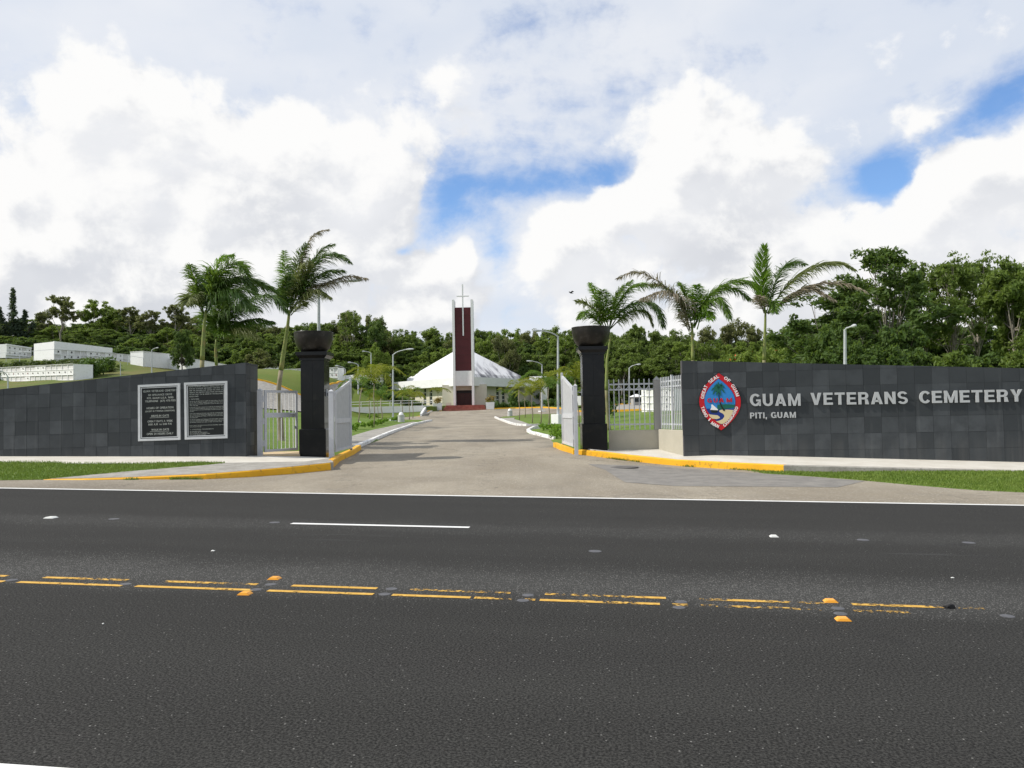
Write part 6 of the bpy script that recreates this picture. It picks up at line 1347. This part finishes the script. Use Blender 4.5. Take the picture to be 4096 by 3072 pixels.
# ------------------------------------------------------------------ railings
def railing(label, pts, every, m, two=True, rad=.035, hh=None, grp=None):
    """pts: (px, y_top, y_foot, depth)"""
    T_ = [P(a[0], a[1], a[3]) for a in pts]; B_ = [P(a[0], a[2], a[3]) for a in pts]; t = thing('railing', label, 'railing', B_[0], 0, grp); o = B_[0]
    def run(f): return [B_[i].lerp(T_[i], f) - o for i in range(len(pts))]
    for f in ((1., .52) if two else (1.,)): b = MB(); b.tube(run(f), rad, 6); b.obj('rail', m, t)
    for i in range(len(pts) - 1):
        L = (B_[i + 1] - B_[i]).length; n = max(1, round(L / every))
        for k_ in range(n if i < len(pts) - 2 else n + 1): f = k_ / n; a, c = B_[i].lerp(B_[i + 1], f) - o, T_[i].lerp(T_[i + 1], f) - o; b = MB(); b.tube([a - Vector((0, 0, .15)), c], rad, 6); b.obj('post', m, t)
    return t
railing('thin grey pipe railing along the upper terrace before the upper niche blocks', [(-30, 1414, 1446, 118), (133, 1404, 1440, 118), (217, 1397, 1437, 118), (448, 1411, 1447, 121), (573, 1432, 1466, 122)], 2.1, M_gal, False, .03)
railing('white two-bar railing on the white ramp wall left of the chapel', [(1405, 1609, 1629, 103), (1560, 1604, 1625, 105), (1731, 1600, 1620, 108)], 1.45, M_white, True, .035)
# ramp wall
a, c = P(1398, 1629, 103), P(1692, 1622, 107.5); M, L = frameM(Vector((a.x, a.y, 0)), Vector((c.x, c.y, 0))); t = thing('ramp_wall', 'long white ramp wall under the two-bar railing, left of the chapel steps', 'wall'); t.matrix_world = M
b = MB(); zz0, zz1 = a.z, c.z; b.add([(0, 0, 0), (L, 0, 0), (L, 0, zz1), (0, 0, zz0), (0, .3, 0), (L, .3, 0), (L, .3, zz1), (0, .3, zz0)], [(0, 1, 2, 3), (7, 6, 5, 4), (0, 4, 5, 1), (1, 5, 6, 2), (2, 6, 7, 3), (3, 7, 4, 0)]); b.obj('wall_body', M_white, t)
b = MB(); d0 = L * .995; b.add([(L + .002, -.02, 0), (L + 1.6, 1.6, 0), (L + 1.6, 1.6, zz1), (L + .002, -.02, zz1), (L + .002, .28, 0), (L + 1.6, 1.9, 0), (L + 1.6, 1.9, zz1), (L + .002, .28, zz1)], [(0, 1, 2, 3), (7, 6, 5, 4), (0, 4, 5, 1), (1, 5, 6, 2), (2, 6, 7, 3), (3, 7, 4, 0)]); b.obj('return_wall', M_white, t)
# terrace fill behind the ramp wall, sloping ramp beside it
p0, p1 = P(1398, 1629, 103.4), P(1735, 1622, 108.5); slab('terrace', [Vector((p0.x, p0.y, p0.z - .12)), Vector((p1.x, p1.y, p1.z - .12)), Vector((p1.x + .3, 127.5, p1.z + .1)), Vector((p0.x - 5, 127.5, p0.z + .4)), Vector((p0.x - 5, 108, p0.z))], M_grass, 3)
q = [P(1690, 1662, 100.5), P(1727, 1648, 107), P(1735, 1638, 110), P(1700, 1636, 109)]; slab('ramp', [Vector((v.x, v.y, v.z + .03)) for v in q], M_conc2, 1.2)
q = [P(1688, 1662, 100.6), P(1706, 1636, 108.5)]; M, L = frameM(q[0], q[1]); t = thing('ramp_curb', 'slanting white curb wall beside the short ramp, at the right end of the ramp wall', 'curb'); t.matrix_world = M
dz = q[1].z - q[0].z; b = MB(); b.add([(0, 0, -.3), (L, 0, dz - .3), (L, 0, dz + .35), (0, 0, .25), (0, .25, -.3), (L, .25, dz - .3), (L, .25, dz + .35), (0, .25, .25)], [(0, 1, 2, 3), (7, 6, 5, 4), (0, 4, 5, 1), (1, 5, 6, 2), (2, 6, 7, 3), (3, 7, 4, 0)]); b.obj('curb_body', M_white, t)
# stair wall on the slope
a, c = P(1405, 1598, 110), P(1474, 1546, 121); M, L = frameM(a, c); t = thing('stair_wall', 'white sloping stair wall climbing the bank left of the chapel', 'stair'); t.matrix_world = M; dz = c.z - a.z
b = MB(); b.add([(0, 0, -2.2), (L, 0, dz - 2.6), (L, 0, dz), (0, 0, 0), (0, .35, -2.2), (L, .35, dz - 2.6), (L, .35, dz), (0, .35, 0)], [(0, 1, 2, 3), (7, 6, 5, 4), (0, 4, 5, 1), (1, 5, 6, 2), (2, 6, 7, 3), (3, 7, 4, 0)]); b.obj('parapet', M_white, t)
b = MB(); b.add([(0, 2.2, -1.2), (L, 2.2, dz - 1.2), (L, 2.2, dz), (0, 2.2, 0), (0, 2.5, -1.2), (L, 2.5, dz - 1.2), (L, 2.5, dz), (0, 2.5, 0)], [(0, 1, 2, 3), (7, 6, 5, 4), (0, 4, 5, 1), (1, 5, 6, 2), (2, 6, 7, 3), (3, 7, 4, 0)]); b.obj('parapet', M_white, t)
for i in range(12):
    f = (i + .5) / 12; b = MB(); x = L * i / 12; b.box(x, x + L / 12 - .004, .352, 2.198, -2.4, dz * (i + 1) / 12 - .8); b.obj('stair_step', M_conc2, t)
b = MB(); b.tube([(0, .18, .75), (L, .18, dz + .75)], .035, 6); b.obj('hand_rail', M_gal, t)
for i in range(5): f = i / 4; b = MB(); b.tube([(L * f, .18, dz * f - .05), (L * f, .18, dz * f + .75)], .03, 6); b.obj('rail_post', M_gal, t)
p = P(1481, 1572, 121); t = thing('stair_pier', 'white block at the head of the stair wall left of the chapel', 'pier', p); b = MB(); b.box(-.35, .35, -.3, 1, -2, 1.05); b.obj('pier_body', M_white, t)
# ------------------------------------------------------------------ planters, bins, lamps
def planter(px, py, d, w, h, label, seed, m):
    p = P(px, py, d); k = w * d / F / 2; hh = h * d / F; t = thing('planter', label, 'planter', p, .0, 'white planters by the chapel steps'); b = MB(); kb = k * .86
    b.add([(-kb, -kb, -.05), (kb, -kb, -.05), (kb, kb, -.05), (-kb, kb, -.05), (-k, -k, hh), (k, -k, hh), (k, k, hh), (-k, k, hh), (-k * .86, -k * .86, hh), (k * .86, -k * .86, hh), (k * .86, k * .86, hh), (-k * .86, k * .86, hh), (-k * .86, -k * .86, hh - .12), (k * .86, -k * .86, hh - .12), (k * .86, k * .86, hh - .12), (-k * .86, k * .86, hh - .12)],
          [(3, 2, 1, 0), (0, 1, 5, 4), (1, 2, 6, 5), (2, 3, 7, 6), (3, 0, 4, 7), (4, 5, 9, 8), (5, 6, 10, 9), (6, 7, 11, 10), (7, 4, 8, 11), (8, 9, 13, 12), (9, 10, 14, 13), (10, 11, 15, 14), (11, 8, 12, 15), (12, 13, 14, 15)]); b.obj('box', M_white, t)
    o = link('plant', shrub_mesh(seed, 1, 1, 260, .12, m), t, (0, 0, hh - .1)); o.scale = (k * 1.9, k * 1.9, 1.1)
    o = link('flowers', shrub_mesh(seed + 1, 1, 1, 120, .07, L_youngg), t, (0, 0, hh - .12)); o.scale = (k * 2, k * 2, .4)
planter(1751, 1640, 113, 34, 28, 'white planter with yellowish plants, left of the red chapel steps', 50, L_croton)
planter(1961, 1636, 111, 35, 27, 'white planter with a reddish-brown bush, right of the red chapel steps', 60, L_croton)
M_bin = speck('pebble_concrete', (.46, .46, .45), (.56, .56, .54), 8, .9, (.3, .3, .29), 40, .6)
def bin_(px, py, d, w, h, label):
    p = P(px, py, d); r_ = w * d / F / 2; hh = h * d / F * .78; t = thing('trash_can', label, 'trash can', p, 0, 'round concrete trash cans'); MB().lathe([(.001, -.05), (r_ * .94, -.05), (r_ * .96, hh * .9), (r_ * 1.02, hh * .91), (r_ * 1.02, hh), (.001, hh)], 22).obj('can_body', M_bin, t)
    pr_ = [(r_ * .72, hh + .01), (r_ * .7, hh + .06), (r_ * .62, hh + .15), (r_ * .4, hh + .22), (.001, hh + .25)]; MB().lathe(pr_, 20).obj('dome_lid', M_white, t, True)
bin_(1605, 1694, 68, 28, 43, 'grey concrete trash can with white dome lid, left of the drive')
bin_(2040, 1669, 88, 21, 33, 'round grey concrete trash can with dome lid, on the island right of the drive')
p = hit(1438, 1695, Tf, .1); o = link('white_ball', MB().lathe([(.001, 0), (.1, .03), (.13, .1), (.1, .17), (.001, .2)], 12).m(M_white, True), None, p); tag(o, 'small round white object lying on the left lawn beside the leaning young palm', 'ball')
def lamp(label, px, y0, y1, d, tip, blk=None, r=.075, azl=0., base_z=None, brz=0.):
    """pole foot (px,y0) to bend (px,y1) at depth d; tip: pixel of the lamp head end; blk: (w,h) pixels of the block below y0"""
    f = P(px, y0, d); z0 = base_z if base_z is not None else f.z; top = P(px, y1, d); f = Vector((f.x, f.y, z0)); t = thing('street_lamp', label, 'street lamp', f, 0, 'curved-arm street lamps of the cemetery')
    v = Vector((top.x - f.x, 0, top.z - f.z)); b = MB(); b.tube([(0, 0, -.02), v * .5, v], [r * 1.15, r, r * .8], 10); b.obj('pole', M_gal, t)
    tp_ = P(tip[0], tip[1], d - azl); e = tp_ - f; up = v + Vector((0, 0, .0)); m1 = v.lerp(e, .3) + Vector((0, 0, (e.z - v.z) * .35)); m2 = v.lerp(e, .62) + Vector((0, 0, (e.z - v.z) * .35)); b = MB(); b.tube([v - Vector((0, 0, .05)), v.lerp(m1, .5) + Vector((0, 0, .02)), m1, m2], [r * .62, r * .55, r * .5, r * .48], 8); b.obj('arm', M_gal, t)
    hd = (e - m2); L = hd.length; hd.normalize(); b = MB(); sd = Vector((-hd.y, hd.x, 0)) if abs(hd.x) + abs(hd.y) > .1 else Vector((0, 1, 0)); sd.normalize(); b.tube([m2, m2.lerp(e, .15), m2.lerp(e, .5), m2.lerp(e, .85), e], [r * .5, r * .8, r * 1.15, r * .95, r * .25], 8); b.obj('lamp_head', M_gal, t, True)
    if blk: k = blk[0] * d / F / 2; hh = blk[1] * d / F; b = MB(); b.bevbox(-k, k, -k, k, -hh, 0, .02); o = b.obj('base_block', M_white, t); o.rotation_euler.z = brz
    return t
lamp('tall lamp post behind the left pillar, its arm lost among palm fronds', 1275, 1700, 1152, 43, (1450, 1119), None, .095, .3, P(1275, 1700, 43).z - .3)
lamp('lamp with arm to the right, on a block by the left trash can', 1572, 1671, 1417, 70, (1656, 1396), (24, 23), .075, .5, None, .3)
lamp('tall lamp with arm to the left, on a large white block by the gate', 2232, 1657, 1344, 60, (2128, 1322), (40, 43), .085, .5, None, .75)
lamp('lamp with arm to the left among the young palms right of the drive', 2168, 1643, 1458, 101, (2106, 1444), (22, 24), .085, .5, None, .6)
lamp('lamp with arm to the right seen through the silver fence', 2517, 1630, 1471, 108, (2564, 1457), (17, 17), .09, .5)
lamp('thin far lamp seen through the silver fence, right of the nearer fence lamp', 2537, 1614, 1502, 118, (2528, 1489), (13, 12), .07, .5)
lamp('white lamp rising behind the right slate wall, short bent arm to the right', 3380, 1640, 1318, 42, (3424, 1302), None, .09, 1.0, P(3380, 1640, 42).z - .6)
lamp('lamp with arm to the left at the far left edge, before the lower niche wall', 32, 1580, 1506, 62, (-6, 1484), None, .06, .5, P(32, 1580, 62).z - 1)
lamp('thin grey lamp post on the grass bank right of the lower niche wall', 482, 1520, 1452, 104, (440, 1438), None, .05, .5, P(482, 1520, 104).z - .6)
lamp('lamp before the plain white block left of the narrow dark tree', 607, 1500, 1400, 116, (634, 1391), None, .08, .5, P(607, 1500, 116).z - .6)
lamp('small lamp with arm left, just right of the left pillar above the gate leaf', 1381, 1545, 1476, 112, (1341, 1464), None, .1, .5)
lamp('lamp with arm left standing on the ramp road beside the stair wall', 1433, 1590, 1459, 108, (1391, 1450), None, .1, .5)
lamp('thin distant lamp with arm left, before the light green bushy tree', 1484, 1530, 1412, 138, (1448, 1405), None, .085, .5, P(1484, 1530, 138).z - 1)
lamp('small lamp arm showing between the right gate leaf and the pillar', 2262, 1640, 1500, 96, (2290, 1484), None, .08, .5)
# bird
p = P(2283, 1171, 60); t = thing('bird', 'small dark bird flying left of the right pillar bowl, against the clouds', 'bird', p, .6)
b = MB(); b.tube([(-.16, 0, .02), (-.08, 0, .02), (0, 0, 0), (.1, 0, -.02), (.2, 0, -.03)], [.01, .045, .06, .04, .015], 7); b.obj('body', M_rub, t, True)
for s in (-1, 1): b = MB(); b.add([(-.07, s * .03, .02), (.06, s * .03, .01), (.03, s * .18, .12), (.10, s * .30, .05), (-.03, s * .2, .13)], [(0, 1, 2, 4), (1, 3, 2), (4, 2, 3)]); b.obj('wing', M_rub, t)
b = MB(); b.add([(.18, -.02, -.03), (.18, .02, -.03), (.28, .05, -.04), (.28, -.05, -.04)], [(0, 1, 2, 3)]); b.obj('tail', M_rub, t)
# ------------------------------------------------------------------ grass along the verges (blades)
def blades(name, polys, dens, h, fn, off):
    vs, fs = [], []; r_ = np.random.default_rng(3)
    for pl_ in polys:
        x0, x1 = min(p[0] for p in pl_), max(p[0] for p in pl_); y0, y1 = min(p[1] for p in pl_), max(p[1] for p in pl_)
        tri = bmesh.new(); f = tri.faces.new([tri.verts.new(p) for p in pl_]); bmesh.ops.triangulate(tri, faces=[f]); T_ = [[v.co.copy() for v in q.verts] for q in tri.faces]; tri.free()
        for A_, B_, C_ in T_:
            ar = ((B_ - A_).cross(C_ - A_)).length / 2
            for _ in range(int(ar * dens)):
                a, b_ = r_.random(), r_.random()
                if a + b_ > 1: a, b_ = 1 - a, 1 - b_
                p = A_ + (B_ - A_) * a + (C_ - A_) * b_
                if p.x < -17 or p.x > 16: continue
                an = r_.uniform(0, math.pi); w = .012; d_ = Vector((math.cos(an) * w, math.sin(an) * w, 0)); p = p + Vector((r_.normal() * .05, r_.normal() * .09, 0)); k = len(vs); hh = h * r_.uniform(.5, 1.3); vs += [p - d_, p + d_, p + Vector((r_.normal() * .02, r_.normal() * .02, hh))]; fs.append((k, k + 1, k + 2))
    o = link(name, mesh(vs, fs, M_blade)); tag(o, kind='stuff'); return o
tag(blades('verge_grass', [verge, vr], 900, .05, None, 0), 'short green grass of the roadside verges', 'grass')
# weeds along the foot of the kerbs
def weeds(label, pts, n, sp):
    vs, fs = [], []; r_ = np.random.default_rng(9)
    for _ in range(n):
        f = r_.random() * (len(pts) - 1); i = int(f); p = Vector(pts[i]).lerp(Vector(pts[i + 1]), f - i)
        if mnoise.noise(p * .9) < -.02: continue
        p = p + Vector((r_.normal() * sp, -abs(r_.normal()) * sp, 0)); p.z = pave(p.x, p.y); an = r_.uniform(0, 3.14); w = .016; d_ = Vector((math.cos(an) * w, math.sin(an) * w, 0)); k = len(vs); vs += [p - d_, p + d_, p + Vector((r_.normal() * .04, r_.normal() * .04, r_.uniform(.02, .09)))]; fs.append((k, k + 1, k + 2))
    o = link('kerb_weeds', mesh(vs, fs, M_blade)); tag(o, label, 'weeds', None, 'stuff')
weeds('sparse weeds along the foot of the left yellow kerb', kl[2:], 1500, .05)
weeds('sparse weeds along the foot of the right yellow kerb', kr[2:], 900, .04)
# lettuce of lawn tufts beyond the gates
